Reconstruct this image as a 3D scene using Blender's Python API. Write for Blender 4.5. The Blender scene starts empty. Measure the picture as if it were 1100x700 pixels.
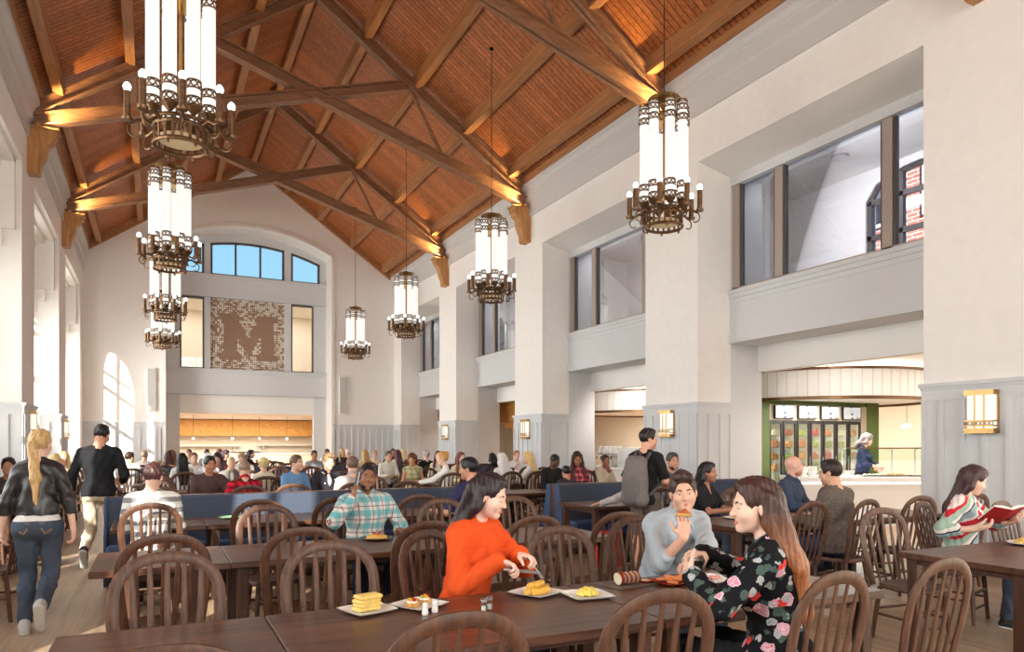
SUN_E, WIN_E, REAR_E, SERV_E, EXPO = 20.0, 310, 1050, 230, 0.78
# seated people: table row, side (n = near, f = far, b = bench), x, y, heading, label, looks
SIT = [
    (3, 'f', 0.73, 11.70, 176, 'man in brown long-sleeved tee smiling just behind the long blue bench', lambda: dict(sex='m',res=.009,sk=(196,140,108),hair=('short',(26,22,22)),top=('shirt',cloth((92,70,70))),smile=True,head=(-12,4,0),wide=1.1,table=True)),
    (3, 'f', 1.97, 11.70, 158, 'man in a sky blue tee looking aside behind the long blue bench', lambda: dict(sex='m',res=.009,sk=LT,hair=('short',(104,78,60)),top=('tee',cloth((108,150,196))),sleeve=.45,head=(-18,-4,0))),
    (3, 'f', 2.48, 11.70, 174, 'grey-haired man in dark suit jacket and open white collar', lambda: dict(sex='m',res=.009,sk=(232,190,160),hair=('quiff',(150,118,88)),top=('jacket',cloth((52,50,58))),neck='suit',under=cloth((236,232,228)),head=(-8,6,0),s=1.03)),
    (3, 'n', 2.52, 10.15, 8, 'man in light grey blazer seen from behind, next to the man on the phone', lambda: dict(sex='m',res=.009,sk=LT,hair=('short',(118,92,80)),top=('blazer',cloth((176,164,160))),neck='suit',head=(12,4,0),wide=1.08)),
    (3, 'n', 1.08, 10.15, -4, 'balding person in red and black checked shirt seen from behind', lambda: dict(sex='m',res=.010,s=.96,sk=(206,166,140),hair=('buzz',(150,122,100)),top=('shirt',patterned('buffalo',check_fn((205,30,52),(24,20,22)))),neck='collar',head=(10,14,0))),
    (5, 'n', 0.49, 15.37, -6, 'woman with long black hair in white sleeves, seen from behind', lambda: dict(sex='f',sk=LT,hair=('long',(20,18,20)),top=('blouse',cloth((206,206,206))))),
    (5, 'f', 0.76, 16.92, 180, 'man with receding brown hair in white shirt facing the camera', lambda: dict(sex='m',sk=(222,180,156),hair=('buzz',(96,72,58)),top=('shirt',cloth((232,230,228))))),
    (5, 'n', 0.96, 15.37, -5, 'white-haired person in a pale lilac shirt seen from behind', lambda: dict(sex='f',sk=LT,hair=('long',(226,222,226)),top=('shirt',cloth((214,210,222))))),
    (5, 'f', 1.24, 16.92, 186, 'woman with plum hair in a red and grey patterned top, head bowed', lambda: dict(sex='f',sk=LT,hair=('front',(62,40,56)),top=('top',patterned('redgrey',plaid_fn((150,140,140),(190,50,60),(70,60,70)))),head=(10,24,0))),
    (7, 'f', 1.79, 22.14, 160, 'woman with dark plum hair turned aside, past the woman in red', lambda: dict(sex='f',sk=LT,hair=('mid',(58,38,50)),top=('top',cloth((90,70,84))),head=(-40,8,0))),
    (4, 'f', 1.27, 14.31, 176, 'bald man in grey suit with white shirt and dark tie', lambda: dict(sex='m',s=.93,sk=(226,184,152),hair=('buzz',(206,180,140)),top=('jacket',cloth((122,118,112))),neck='suit',under=cloth((238,236,232)))),
    (5, 'f', 1.76, 16.92, 196, 'blond man in a white tee looking down', lambda: dict(sex='m',sk=(230,190,164),hair=('short',(190,156,112)),top=('tee',cloth((226,224,222))),sleeve=.45,head=(10,26,0))),
    (7, 'f', 2.45, 22.14, 120, 'dark-haired woman with chin on her hand, black top, before the arch', lambda: dict(sex='f',sk=LT,hair=('mid',(44,32,44)),top=('top',cloth((40,36,42))),R=dict(l=(.1,.3,1.02),f=(-.2,-.6,.7)))),
    (7, 'n', 0.33, 20.59, 2, 'woman with dark brown hair from behind at the far left of the arch', lambda: dict(sex='f',sk=LT,hair=('long',(70,42,38)),top=('top',cloth((150,118,100))))),
    (8, 'n', 0.47, 23.20, -20, 'woman with reddish brown long hair near the left arch column', lambda: dict(sex='f',sk=LT,hair=('long',(110,66,50)),top=('top',cloth((170,140,120))),head=(-40,0,0))),
    (8, 'f', 0.97, 24.75, 180, 'small far man with auburn hair below the pendants', lambda: dict(sex='m',sk=(224,170,146),hair=('short',(110,54,44)),top=('shirt',cloth((220,214,210))))),
    (8, 'f', 1.48, 24.75, 176, 'far dark-haired man below the lounge shelf, first of two', lambda: dict(sex='m',sk=(150,104,82),hair=('short',(44,34,34)),top=('shirt',cloth((196,190,196))))),
    (8, 'f', 1.87, 24.75, 190, 'far curly brown-haired man below the lounge shelf, second of two', lambda: dict(sex='m',sk=(190,130,96),hair=('curly',(112,74,48)),top=('shirt',cloth((200,170,140))))),
    (4, 'n', 1.66, 12.76, 0, 'person with curly blonde hair seen from behind amid empty chairs', lambda: dict(sex='f',s=.93,sk=LT,hair=('curly',(232,206,150)),top=('top',cloth((226,214,190))))),
    (6, 'b', 3.76, 19.34, 178, 'dark-haired man facing the camera on the far blue bench', lambda: dict(sex='m',sk=(186,126,98),hair=('short',(52,36,34)),top=('shirt',cloth((150,150,156))))),
    (8, 'f', 5.25, 24.75, 182, 'far man with tan skin and brown hair right of the arch', lambda: dict(sex='m',sk=(176,112,84),hair=('short',(84,48,40)),top=('shirt',cloth((232,226,220))))),
    (8, 'f', 5.76, 24.75, 176, 'far blonde woman in black beside the white-haired person', lambda: dict(sex='f',sk=LT,hair=('front',(214,178,120)),top=('top',cloth((52,46,50))))),
    (8, 'n', 5.61, 23.20, 4, 'far white-haired person in black seen from behind', lambda: dict(sex='m',sk=LT,hair=('short',(224,214,206)),top=('coat',cloth((48,42,44))))),
    (7, 'n', 5.49, 20.59, -5, 'woman with long sandy hair from behind against the grey wainscot', lambda: dict(sex='f',sk=LT,hair=('long',(196,156,100)),top=('top',cloth((206,180,148))))),
    (7, 'f', 6.17, 22.14, 184, 'sandy-haired child in a pale top by the grey wainscot', lambda: dict(sex='f',s=.96,sk=LT,hair=('short',(190,150,100)),top=('top',cloth((220,200,180))))),
    (5, 'f', 5.04, 16.92, 178, 'brown-haired man in an ivory shirt facing the camera', lambda: dict(sex='m',sk=(222,176,146),hair=('short',(92,66,54)),top=('shirt',cloth((230,224,214))),neck='collar')),
    (8, 'f', 7.54, 24.75, 176, 'far dark-haired woman facing the camera beside the maroon hair', lambda: dict(sex='f',sk=(186,124,100),hair=('long',(52,30,34)),top=('top',cloth((120,60,60))))),
    (7, 'n', 6.47, 20.59, -8, 'woman with long maroon hair seen from behind', lambda: dict(sex='f',sk=LT,hair=('long',(84,46,56)),top=('top',cloth((226,216,214))))),
    (8, 'n', 7.48, 23.20, 0, 'far person with long straw-blonde hair seen from behind', lambda: dict(sex='f',sk=LT,hair=('long',(222,196,146)),top=('top',cloth((216,206,196))))),
    (4, 'f', 4.80, 14.31, 196, 'woman with auburn hair in a floral vest looking down', lambda: dict(sex='f',sk=(206,150,116),hair=('bob',(112,62,40)),top=('vest',patterned('leafy',plaid_fn((214,200,160),(120,140,110),(200,150,60)))),sleeve=.1,head=(20,24,0))),
    (6, 'n', 6.43, 17.98, -4, 'grey-haired person in a black coat and pink scarf seen from behind', lambda: dict(sex='m',sk=(228,190,180),hair=('curly',(206,196,194)),top=('coat',cloth((36,32,32))))),
    (5, 'f', 6.35, 16.92, 205, 'woman with wavy dark auburn hair in a cream top', lambda: dict(sex='f',sk=(232,190,178),hair=('front',(96,50,48)),top=('top',cloth((222,212,190))))),
    (4, 'n', 4.96, 12.76, -70, 'strawberry blonde woman with bun in white shirt reaching over the table', lambda: dict(sex='f',s=1.04,res=.010,sk=(236,196,172),hair=('bun',(216,160,96)),top=('shirt',cloth((240,238,234))),head=(0,4,0),R=dict(l=(.1,.52,.84),f=(-.3,.9,-.2)),L=dict(l=(-.12,.52,.84),f=(-.3,.9,-.2)))),
    (4, 'f', 5.86, 14.31, 182, 'smiling woman with wavy chestnut hair and cream blouse', lambda: dict(sex='f',res=.010,sk=(238,200,184),hair=('front',(120,68,60)),top=('blouse',cloth((228,216,180))),smile=True,head=(-14,0,4))),
    (5, 'n', 7.14, 15.37, 0, 'person with black hair low behind the chairs by the pier', lambda: dict(sex='f',s=.95,sk=MD,hair=('bob',(24,22,26)),top=('top',cloth((60,50,60))))),
    (4, 'n', 6.15, 12.76, -6, 'person with platinum white hair from behind below the sconce', lambda: dict(sex='f',sk=LT,hair=('long',(228,220,216)),top=('top',cloth((230,228,228))))),
    (5, 'f', 8.51, 16.92, 190, 'red-haired man facing the camera below the sconce', lambda: dict(sex='m',sk=(230,176,152),hair=('short',(176,104,64)),top=('shirt',cloth((226,220,220))))),
    (4, 'n', 6.77, 12.76, -50, 'woman with long golden blonde hair in white, hand raised to her chin', lambda: dict(sex='f',s=1.03,res=.010,sk=(234,192,168),hair=('long',(228,190,128)),top=('blouse',cloth((232,228,224))),L=dict(l=(-.06,.3,1.05),f=(.1,-.3,.9)))),
    (3, 'f', 6.64, 11.70, 186, 'young man in black leaning beside the woman in red plaid', lambda: dict(sex='m',res=.009,sk=(104,70,54),hair=('buzz',(26,22,22)),top=('shirt',cloth((34,32,34))),head=(-20,24,0),lids=.6)),
    (3, 'f', 7.17, 11.70, 190, 'woman in red plaid shirt with long dark hair looking down', lambda: dict(sex='f',s=1.06,res=.009,sk=(176,118,88),hair=('front',(54,34,30)),top=('shirt',patterned('redplaid',plaid_fn((205,70,84),(70,40,48),(220,190,190)))),neck='collar',head=(14,22,6),lids=.6)),
    (3, 'f', 7.78, 11.70, 180, 'woman in a beige top with hand at chin behind the booth', lambda: dict(sex='f',res=.010,s=.97,sk=(150,98,76),hair=('buzz',(54,36,34)),top=('top',cloth((214,198,172))),R=dict(l=(.05,.26,1.02),f=(-.3,-.2,.9)),head=(0,2,0))),
    (6, 'n', -0.49, 17.98, -10, 'man with dark brown hair in pale grey shirt past the striped man', lambda: dict(sex='m',sk=(222,178,150),hair=('short',(58,40,34)),top=('shirt',cloth((206,204,210))),head=(60,0,0))),
    (7, 'n', -0.23, 20.59, 4, 'small far person with grey-blond hair at the end of the bench', lambda: dict(sex='m',sk=LT,hair=('short',(176,152,128)),top=('top',cloth((220,214,208))))),
]
import bpy, math, random
import numpy as np
from mathutils import Vector, Matrix
random.seed(7)
PI = math.pi
SC = bpy.context.scene
COL = SC.collection

# ------------------------------------------------------------------ materials
def new_mat(name):
    m = bpy.data.materials.new(name); m.use_nodes = True
    nt = m.node_tree
    b = nt.nodes['Principled BSDF']
    return m, nt, b

def srgb(r, g, b):
    f = lambda c: (c/255/12.92) if c/255 <= .04045 else ((c/255+.055)/1.055)**2.4
    return (f(r), f(g), f(b), 1)

def N(nt, typ, **kw):
    n = nt.nodes.new(typ)
    for k, v in kw.items(): setattr(n, k, v)
    return n

def ramp(nt, stops):
    r = N(nt, 'ShaderNodeValToRGB')
    e = r.color_ramp.elements
    while len(e) < len(stops): e.new(.5)
    for i, (p, c) in enumerate(stops):
        e[i].position = p; e[i].color = c
    return r

def bump(nt, b, src, strength=.2, dist=.01):
    bp = N(nt, 'ShaderNodeBump'); bp.inputs['Strength'].default_value = strength; bp.inputs['Distance'].default_value = dist
    nt.links.new(src, bp.inputs['Height']); nt.links.new(bp.outputs['Normal'], b.inputs['Normal'])

def plain(name, col, rough=.6, metal=0, spec=.5, noise=0, nscale=40, bumpy=0):
    m, nt, b = new_mat(name)
    b.inputs['Base Color'].default_value = col
    b.inputs['Roughness'].default_value = rough; b.inputs['Metallic'].default_value = metal
    b.inputs['Specular IOR Level'].default_value = spec
    if noise or bumpy:
        tc = N(nt, 'ShaderNodeTexCoord'); nz = N(nt, 'ShaderNodeTexNoise'); nz.inputs['Scale'].default_value = nscale; nz.inputs['Detail'].default_value = 4
        nt.links.new(tc.outputs['Object'], nz.inputs['Vector'])
        if noise:
            c0 = tuple(max(0, c*(1-noise)) for c in col[:3])+(1,); c1 = tuple(min(1, c*(1+noise)) for c in col[:3])+(1,)
            r = ramp(nt, [(.3, c0), (.7, c1)])
            nt.links.new(nz.outputs['Fac'], r.inputs['Fac']); nt.links.new(r.outputs['Color'], b.inputs['Base Color'])
        if bumpy: bump(nt, b, nz.outputs['Fac'], bumpy, .004)
    return m

def emit(name, col, strength):
    m, nt, b = new_mat(name)
    b.inputs['Base Color'].default_value = tuple(c*.25 for c in col[:3])+(1,)
    b.inputs['Emission Color'].default_value = col; b.inputs['Emission Strength'].default_value = strength
    return m

def wood(name, c0, c1, axis='X', scale=3, rough=.45, stretch=14, plank=None, groove=None, groove_col=None, gw=.06, coat=0):
    """grain along `axis`; plank=(axis, width) gives boards with a tone each; groove adds dark joints"""
    m, nt, b = new_mat(name)
    tc = N(nt, 'ShaderNodeTexCoord'); mp = N(nt, 'ShaderNodeMapping')
    s = {'X': (scale, scale*stretch, scale*stretch), 'Y': (scale*stretch, scale, scale*stretch), 'Z': (scale*stretch, scale*stretch, scale)}[axis]
    mp.inputs['Scale'].default_value = s
    nt.links.new(tc.outputs['Object'], mp.inputs['Vector'])
    nz = N(nt, 'ShaderNodeTexNoise'); nz.inputs['Scale'].default_value = 1; nz.inputs['Detail'].default_value = 6; nz.inputs['Distortion'].default_value = .6
    nt.links.new(mp.outputs['Vector'], nz.inputs['Vector'])
    r = ramp(nt, [(.32, c0), (.68, c1)])
    nt.links.new(nz.outputs['Fac'], r.inputs['Fac'])
    out = r.outputs['Color']
    if plank:
        ax, w = plank
        sx = N(nt, 'ShaderNodeSeparateXYZ'); nt.links.new(tc.outputs['Object'], sx.inputs['Vector'])
        dv = N(nt, 'ShaderNodeMath', operation='DIVIDE'); dv.inputs[1].default_value = w
        nt.links.new(sx.outputs[ax], dv.inputs[0])
        fl = N(nt, 'ShaderNodeMath', operation='FLOOR'); nt.links.new(dv.outputs[0], fl.inputs[0])
        wn = N(nt, 'ShaderNodeTexWhiteNoise', noise_dimensions='1D'); nt.links.new(fl.outputs[0], wn.inputs['W'])
        # each board shifts the grain and its own tone
        mx = N(nt, 'ShaderNodeMix', data_type='RGBA', blend_type='MULTIPLY'); mx.inputs['Factor'].default_value = 1
        tr = ramp(nt, [(0, (.8, .78, .76, 1)), (1, (1.12, 1.1, 1.08, 1))])
        nt.links.new(wn.outputs['Value'], tr.inputs['Fac'])
        nt.links.new(out, mx.inputs['A']); nt.links.new(tr.outputs['Color'], mx.inputs['B'])
        out = mx.outputs['Result']
        fr = N(nt, 'ShaderNodeMath', operation='FRACT'); nt.links.new(dv.outputs[0], fr.inputs[0])
        lt = N(nt, 'ShaderNodeMath', operation='LESS_THAN'); lt.inputs[1].default_value = gw; nt.links.new(fr.outputs[0], lt.inputs[0])
        m2 = N(nt, 'ShaderNodeMix', data_type='RGBA'); m2.inputs['B'].default_value = groove_col or (.01, .006, .004, 1)
        gf = N(nt, 'ShaderNodeMath', operation='MULTIPLY'); gf.inputs[1].default_value = groove or .6; nt.links.new(lt.outputs[0], gf.inputs[0])
        nt.links.new(gf.outputs[0], m2.inputs['Factor']); nt.links.new(out, m2.inputs['A'])
        out = m2.outputs['Result']
    nt.links.new(out, b.inputs['Base Color'])
    b.inputs['Roughness'].default_value = rough
    b.inputs['Coat Weight'].default_value = coat; b.inputs['Coat Roughness'].default_value = .25
    bump(nt, b, nz.outputs['Fac'], .12, .003)
    return m

def glass(name, tint=(1, 1, 1, 1), refl=.12, rough=.02):
    m, nt, b = new_mat(name)
    nt.nodes.remove(b)
    t = N(nt, 'ShaderNodeBsdfTransparent'); t.inputs['Color'].default_value = tint
    g = N(nt, 'ShaderNodeBsdfGlossy'); g.inputs['Roughness'].default_value = rough
    fr = N(nt, 'ShaderNodeFresnel'); fr.inputs['IOR'].default_value = 1.45
    mu = N(nt, 'ShaderNodeMath', operation='MULTIPLY'); mu.inputs[1].default_value = refl*8
    mu.use_clamp = True
    nt.links.new(fr.outputs[0], mu.inputs[0])
    mx = N(nt, 'ShaderNodeMixShader')
    nt.links.new(mu.outputs[0], mx.inputs['Fac']); nt.links.new(t.outputs[0], mx.inputs[1]); nt.links.new(g.outputs[0], mx.inputs[2])
    nt.links.new(mx.outputs[0], nt.nodes['Material Output'].inputs['Surface'])
    return m

M = {}
M['plaster'] = plain('plaster', srgb(240, 235, 231), .85, noise=.02, nscale=6)
M['plaster_upper'] = M['plaster']
M['panel_grey'] = plain('panel_grey', srgb(210, 210, 212), .6, noise=.015, nscale=8)
M['cornice_grey'] = plain('cornice_grey', srgb(203, 200, 199), .65)
M['white_paint'] = plain('white_paint', srgb(238, 234, 230), .6)
M['cream_paint'] = plain('cream_paint', srgb(240, 228, 208), .7)
M['ceiling_wood'] = wood('ceiling_wood', srgb(150, 82, 40), srgb(194, 118, 64), 'X', 1.2, .5, 16, ('Y', .135), .9, (.016, .007, .003, 1), .13)
M['beam_wood'] = wood('beam_wood', srgb(150, 100, 62), srgb(182, 128, 84), 'Y', 1.2, .5, 14)
M['truss_brown'] = wood('truss_brown', srgb(122, 84, 60), srgb(150, 106, 76), 'X', 2.5, .5, 5)
M['corbel_wood'] = wood('corbel_wood', srgb(165, 112, 62), srgb(200, 146, 88), 'Z', 2, .5, 8)
M['soffit_wood'] = wood('soffit_wood', srgb(196, 138, 62), srgb(224, 168, 88), 'Y', 1, .5, 10, ('Y', 1.1), .5, (.3, .15, .04, 1), .012)
M['floor_wood'] = wood('floor_wood', srgb(152, 128, 104), srgb(188, 162, 134), 'Y', .9, .38, 16, ('X', .15), .55, (.1, .08, .06, 1), .03)
M['chair_wood'] = wood('chair_wood', srgb(66, 40, 29), srgb(104, 68, 48), 'Z', 5, .5, 9, coat=0)
M['table_wood'] = wood('table_wood', srgb(58, 33, 25), srgb(112, 73, 54), 'X', 2, .34, 16, ('Y', .19), .25, (.05, .03, .02, 1), .02, coat=.15)
M['table_leg'] = wood('table_leg', srgb(62, 38, 28), srgb(92, 58, 42), 'Z', 3, .4, 10)
M['bronze'] = plain('bronze', srgb(110, 82, 55), .32, .85, noise=.25, nscale=25)
M['bronze_dark'] = plain('bronze_dark', srgb(112, 82, 56), .4, .7, noise=.3, nscale=25)
M['brass'] = plain('brass', srgb(186, 150, 96), .28, .9, noise=.1, nscale=15)
M['cable'] = plain('cable', srgb(55, 42, 34), .5, .5)
M['tube_glow'] = emit('tube_glow', (1, .95, .87, 1), .53)
M['basket_glow'] = emit('basket_glow', (1, .72, .4, 1), .16)
M['bulb_glow'] = emit('bulb_glow', (.92, .97, 1, 1), 2.2)
M['sconce_glow'] = emit('sconce_glow', (1, .92, .78, 1), .58)
M['window_frame'] = plain('window_frame', srgb(170, 156, 144), .5, noise=.05)
M['dark_frame'] = plain('dark_frame', srgb(92, 86, 84), .45, .3)
M['glass'] = glass('glass', (.98, .99, 1, 1), .09)
M['glass_blue'] = glass('glass_blue', (.93, .96, 1, 1), .10)
M['clear'] = glass('clear', (.97, .99, .98, 1), .08)
M['fabric_blue'] = plain('fabric_blue', srgb(70, 78, 95), .9, spec=.15, noise=.2, nscale=120, bumpy=.25)
M['fabric_bright'] = plain('fabric_bright', srgb(68, 84, 116), .85, spec=.25, noise=.12, nscale=120, bumpy=.2)
M['green'] = plain('green', srgb(80, 97, 40), .7, noise=.06, nscale=30)
M['black'] = plain('black', srgb(26, 25, 25), .4)
M['steel'] = plain('steel', srgb(190, 190, 192), .25, .9)
M['steel_light'] = plain('steel_light', srgb(215, 213, 210), .35, .5)
M['white_gloss'] = plain('white_gloss', srgb(240, 239, 237), .15)
M['counter'] = plain('counter', srgb(236, 233, 229), .3)
M['brick'] = None

# ------------------------------------------------------------------ meshes
class MB:
    def __init__(s): s.v = []; s.f = []; s.m = []; s.mi = 0
    def add(s, vs, fs):
        b = len(s.v); s.v += [tuple(p) for p in vs]; s.f += [tuple(b+i for i in f) for f in fs]; s.m += [s.mi]*len(fs)
        return s
    def box(s, x0, x1, y0, y1, z0, z1):
        vs = [(x, y, z) for x in (x0, x1) for y in (y0, y1) for z in (z0, z1)]
        return s.add(vs, [(0, 1, 3, 2), (4, 6, 7, 5), (0, 4, 5, 1), (2, 3, 7, 6), (0, 2, 6, 4), (1, 5, 7, 3)])
    def bevbox(s, x0, x1, y0, y1, z0, z1, b=.01):
        """box with chamfered edges"""
        xs = (x0, x1); ys = (y0, y1); zs = (z0, z1)
        vs = []; idx = {}
        for i in (0, 1):
            for j in (0, 1):
                for k in (0, 1):
                    sx, sy, sz = (1 if i == 0 else -1), (1 if j == 0 else -1), (1 if k == 0 else -1)
                    X, Y, Z = xs[i], ys[j], zs[k]
                    for a, p in enumerate(((X, Y+sy*b, Z+sz*b), (X+sx*b, Y, Z+sz*b), (X+sx*b, Y+sy*b, Z))):
                        idx[i, j, k, a] = len(vs); vs.append(p)
        F = []
        for i in (0, 1): F.append([idx[i, 0, 0, 0], idx[i, 1, 0, 0], idx[i, 1, 1, 0], idx[i, 0, 1, 0]][::(-1 if i == 0 else 1)])
        for j in (0, 1): F.append([idx[0, j, 0, 1], idx[1, j, 0, 1], idx[1, j, 1, 1], idx[0, j, 1, 1]][::(1 if j == 0 else -1)])
        for k in (0, 1): F.append([idx[0, 0, k, 2], idx[1, 0, k, 2], idx[1, 1, k, 2], idx[0, 1, k, 2]][::(-1 if k == 0 else 1)])
        for i in (0, 1):
            for j in (0, 1): F.append([idx[i, j, 0, 0], idx[i, j, 0, 1], idx[i, j, 1, 1], idx[i, j, 1, 0]])
            for k in (0, 1): F.append([idx[i, 0, k, 0], idx[i, 0, k, 2], idx[i, 1, k, 2], idx[i, 1, k, 0]])
        for j in (0, 1):
            for k in (0, 1): F.append([idx[0, j, k, 1], idx[0, j, k, 2], idx[1, j, k, 2], idx[1, j, k, 1]])
        for i in (0, 1):
            for j in (0, 1):
                for k in (0, 1): F.append([idx[i, j, k, 0], idx[i, j, k, 1], idx[i, j, k, 2]])
        return s.add(vs, F)
    def bar(s, p0, p1, w, h, up=(0, 0, 1)):
        """oriented box from p0 to p1: w across, h along `up`"""
        p0, p1 = Vector(p0), Vector(p1); d = (p1-p0).normalized(); u = Vector(up)
        x = d.cross(u).normalized(); u = x.cross(d).normalized()
        vs = [p+x*(a*w/2)+u*(c*h/2) for p in (p0, p1) for a in (-1, 1) for c in (-1, 1)]
        return s.add(vs, [(0, 1, 3, 2), (4, 6, 7, 5), (0, 4, 5, 1), (2, 3, 7, 6), (0, 2, 6, 4), (1, 5, 7, 3)])
    def tube(s, pts, r, n=10, caps=True, flat=None):
        """tube through pts; r a number or a list; flat=(axis, factor) squashes the section along axis"""
        pts = [Vector(p) for p in pts]; k = len(pts)
        rs = r if isinstance(r, (list, tuple)) else [r]*k
        ref = None; vs = []
        for i, p in enumerate(pts):
            t = (pts[min(i+1, k-1)]-pts[max(i-1, 0)]).normalized()
            if flat: a = Vector(flat[0])
            elif ref is None: a = Vector((0, 0, 1)) if abs(t.z) < .9 else Vector((1, 0, 0))
            else: a = ref
            x = (a-t*a.dot(t)).normalized(); y = t.cross(x); ref = x
            fx = flat[1] if flat else 1
            for j in range(n):
                q = 2*PI*j/n+(PI/n)
                vs.append(p+x*(math.cos(q)*rs[i]*fx)+y*(math.sin(q)*rs[i]))
        fs = [(i*n+j, i*n+(j+1) % n, (i+1)*n+(j+1) % n, (i+1)*n+j) for i in range(k-1) for j in range(n)]
        if caps: fs += [tuple(range(n))[::-1], tuple(range((k-1)*n, k*n))]
        return s.add(vs, fs)
    def lathe(s, prof, c=(0, 0, 0), n=16, caps=True, a0=0, a1=2*PI):
        full = abs(a1-a0-2*PI) < 1e-6; m = n if full else n+1
        vs = [(c[0]+r*math.cos(a0+(a1-a0)*j/n), c[1]+r*math.sin(a0+(a1-a0)*j/n), c[2]+z) for r, z in prof for j in range(m)]
        k = len(prof)
        fs = [(i*m+j, i*m+(j+1) % m, (i+1)*m+(j+1) % m, (i+1)*m+j) for i in range(k-1) for j in range(n)]
        if caps and full:
            if prof[0][0] > 1e-5: fs.append(tuple(range(m))[::-1])
            if prof[-1][0] > 1e-5: fs.append(tuple(range((k-1)*m, k*m)))
        return s.add(vs, fs)
    def ring(s, c, R, r, n=12, k=5, axis=(0, 0, 1)):
        ax = Vector(axis).normalized(); a = Vector((1, 0, 0)) if abs(ax.x) < .9 else Vector((0, 1, 0))
        x = (a-ax*a.dot(ax)).normalized(); y = ax.cross(x); c = Vector(c); vs = []
        for i in range(n):
            q = 2*PI*i/n; d = x*math.cos(q)+y*math.sin(q)
            for j in range(k):
                w = 2*PI*j/k; vs.append(c+d*(R+r*math.cos(w))+ax*(r*math.sin(w)))
        return s.add(vs, [(i*k+j, ((i+1) % n)*k+j, ((i+1) % n)*k+(j+1) % k, i*k+(j+1) % k) for i in range(n) for j in range(k)])
    def prism(s, poly, axis, d0, d1):
        """poly in the plane normal to axis: 'x' -> (y,z), 'y' -> (x,z), 'z' -> (x,y)"""
        def P(p, d): return {'x': (d, p[0], p[1]), 'y': (p[0], d, p[1]), 'z': (p[0], p[1], d)}[axis]
        n = len(poly); vs = [P(p, d0) for p in poly]+[P(p, d1) for p in poly]
        fs = [tuple(range(n)), tuple(range(n, 2*n))[::-1]]+[(i, (i+1) % n, n+(i+1) % n, n+i) for i in range(n)]
        return s.add(vs, fs)
    def ball(s, c, r, n=10, k=7, sc=(1, 1, 1)):
        vs = [(c[0], c[1], c[2]-r*sc[2])]
        for i in range(1, k):
            a = -PI/2+PI*i/k
            for j in range(n): vs.append((c[0]+r*sc[0]*math.cos(a)*math.cos(2*PI*j/n), c[1]+r*sc[1]*math.cos(a)*math.sin(2*PI*j/n), c[2]+r*sc[2]*math.sin(a)))
        vs.append((c[0], c[1], c[2]+r*sc[2])); L = len(vs)-1
        fs = [(0, 1+(j+1) % n, 1+j) for j in range(n)]
        for i in range(k-2): fs += [(1+i*n+j, 1+i*n+(j+1) % n, 1+(i+1)*n+(j+1) % n, 1+(i+1)*n+j) for j in range(n)]
        fs += [(L, 1+(k-2)*n+j, 1+(k-2)*n+(j+1) % n) for j in range(n)]
        return s.add(vs, fs)
    def mesh(s, name, mats, smooth=False):
        me = bpy.data.meshes.new(name); me.from_pydata([tuple(v) for v in s.v], [], s.f)
        mats = mats if isinstance(mats, (list, tuple)) else [mats]
        for m in mats: me.materials.append(m)
        if len(mats) > 1: me.polygons.foreach_set('material_index', s.m)
        import bmesh
        bm = bmesh.new(); bm.from_mesh(me); bmesh.ops.recalc_face_normals(bm, faces=bm.faces); bm.to_mesh(me); bm.free()
        if smooth:
            me.polygons.foreach_set('use_smooth', [True]*len(me.polygons))
            try: me.set_sharp_from_angle(angle=math.radians(38))
            except Exception: pass
        me.update(); return me
    def build(s, name, mats, parent=None, smooth=False):
        o = bpy.data.objects.new(name, s.mesh(name, mats, smooth)); COL.objects.link(o)
        if parent: o.parent = parent
        return o

def tag(o, label, cat, group=None, kind=None):
    o['label'] = label; o['category'] = cat
    if group: o['group'] = group
    if kind: o['kind'] = kind
    return o
def empty(name, label, cat, loc=(0, 0, 0), rz=0, group=None):
    o = bpy.data.objects.new(name, None); COL.objects.link(o); o.empty_display_size = .1
    o.location = loc; o.rotation_euler = (0, 0, rz)
    return tag(o, label, cat, group)
def struct(mb, name, mat, parent=None, smooth=False):
    o = mb.build(name, mat, parent, smooth)
    if not parent: o['kind'] = 'structure'
    return o
def copy_tree(o, parent=None):
    c = o.copy(); COL.objects.link(c); c.parent = parent
    for ch in list(o.children): copy_tree(ch, c)
    return c
def dup(root, loc, rz, label, group=None):
    c = copy_tree(root); c.location = loc; c.rotation_euler = (0, 0, rz); c['label'] = label
    if group: c['group'] = group
    return c
ORD = ['first', 'second', 'third', 'fourth', 'fifth', 'sixth', 'seventh', 'eighth', 'ninth', 'tenth', 'eleventh', 'twelfth']

# ------------------------------------------------------------------ the hall
XL, XR, XC = -2.25, 9.0, 3.375
YN, YF = -9.6, 29.2
BAY = 5.95
TY = [5.25+BAY*k for k in range(-2, 4)]         # truss and pier lines
PH = .79
def deck(x): return 8.53+.7*(5.625-abs(x-XC))
SOF, SPT, SPB, HDB = 6.78, 4.46, 3.47, 2.97
CAMH = 1.58

# floor
struct(MB().box(-9, 24, -12, 46, -.2, 0), 'floor', M['floor_wood'])

# ceiling deck: two boarded slopes
mb = MB()
mb.prism([(XL-.9, deck(XL-.9)), (XC, deck(XC)), (XC, deck(XC)+.2), (XL-.9, deck(XL-.9)+.2)], 'y', YN, YF+.05)
mb.prism([(XC, deck(XC)), (XR+.9, deck(XR+.9)), (XR+.9, deck(XR+.9)+.2), (XC, deck(XC)+.2)], 'y', YN, YF+.05)
struct(mb, 'ceiling', M['ceiling_wood'])

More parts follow.
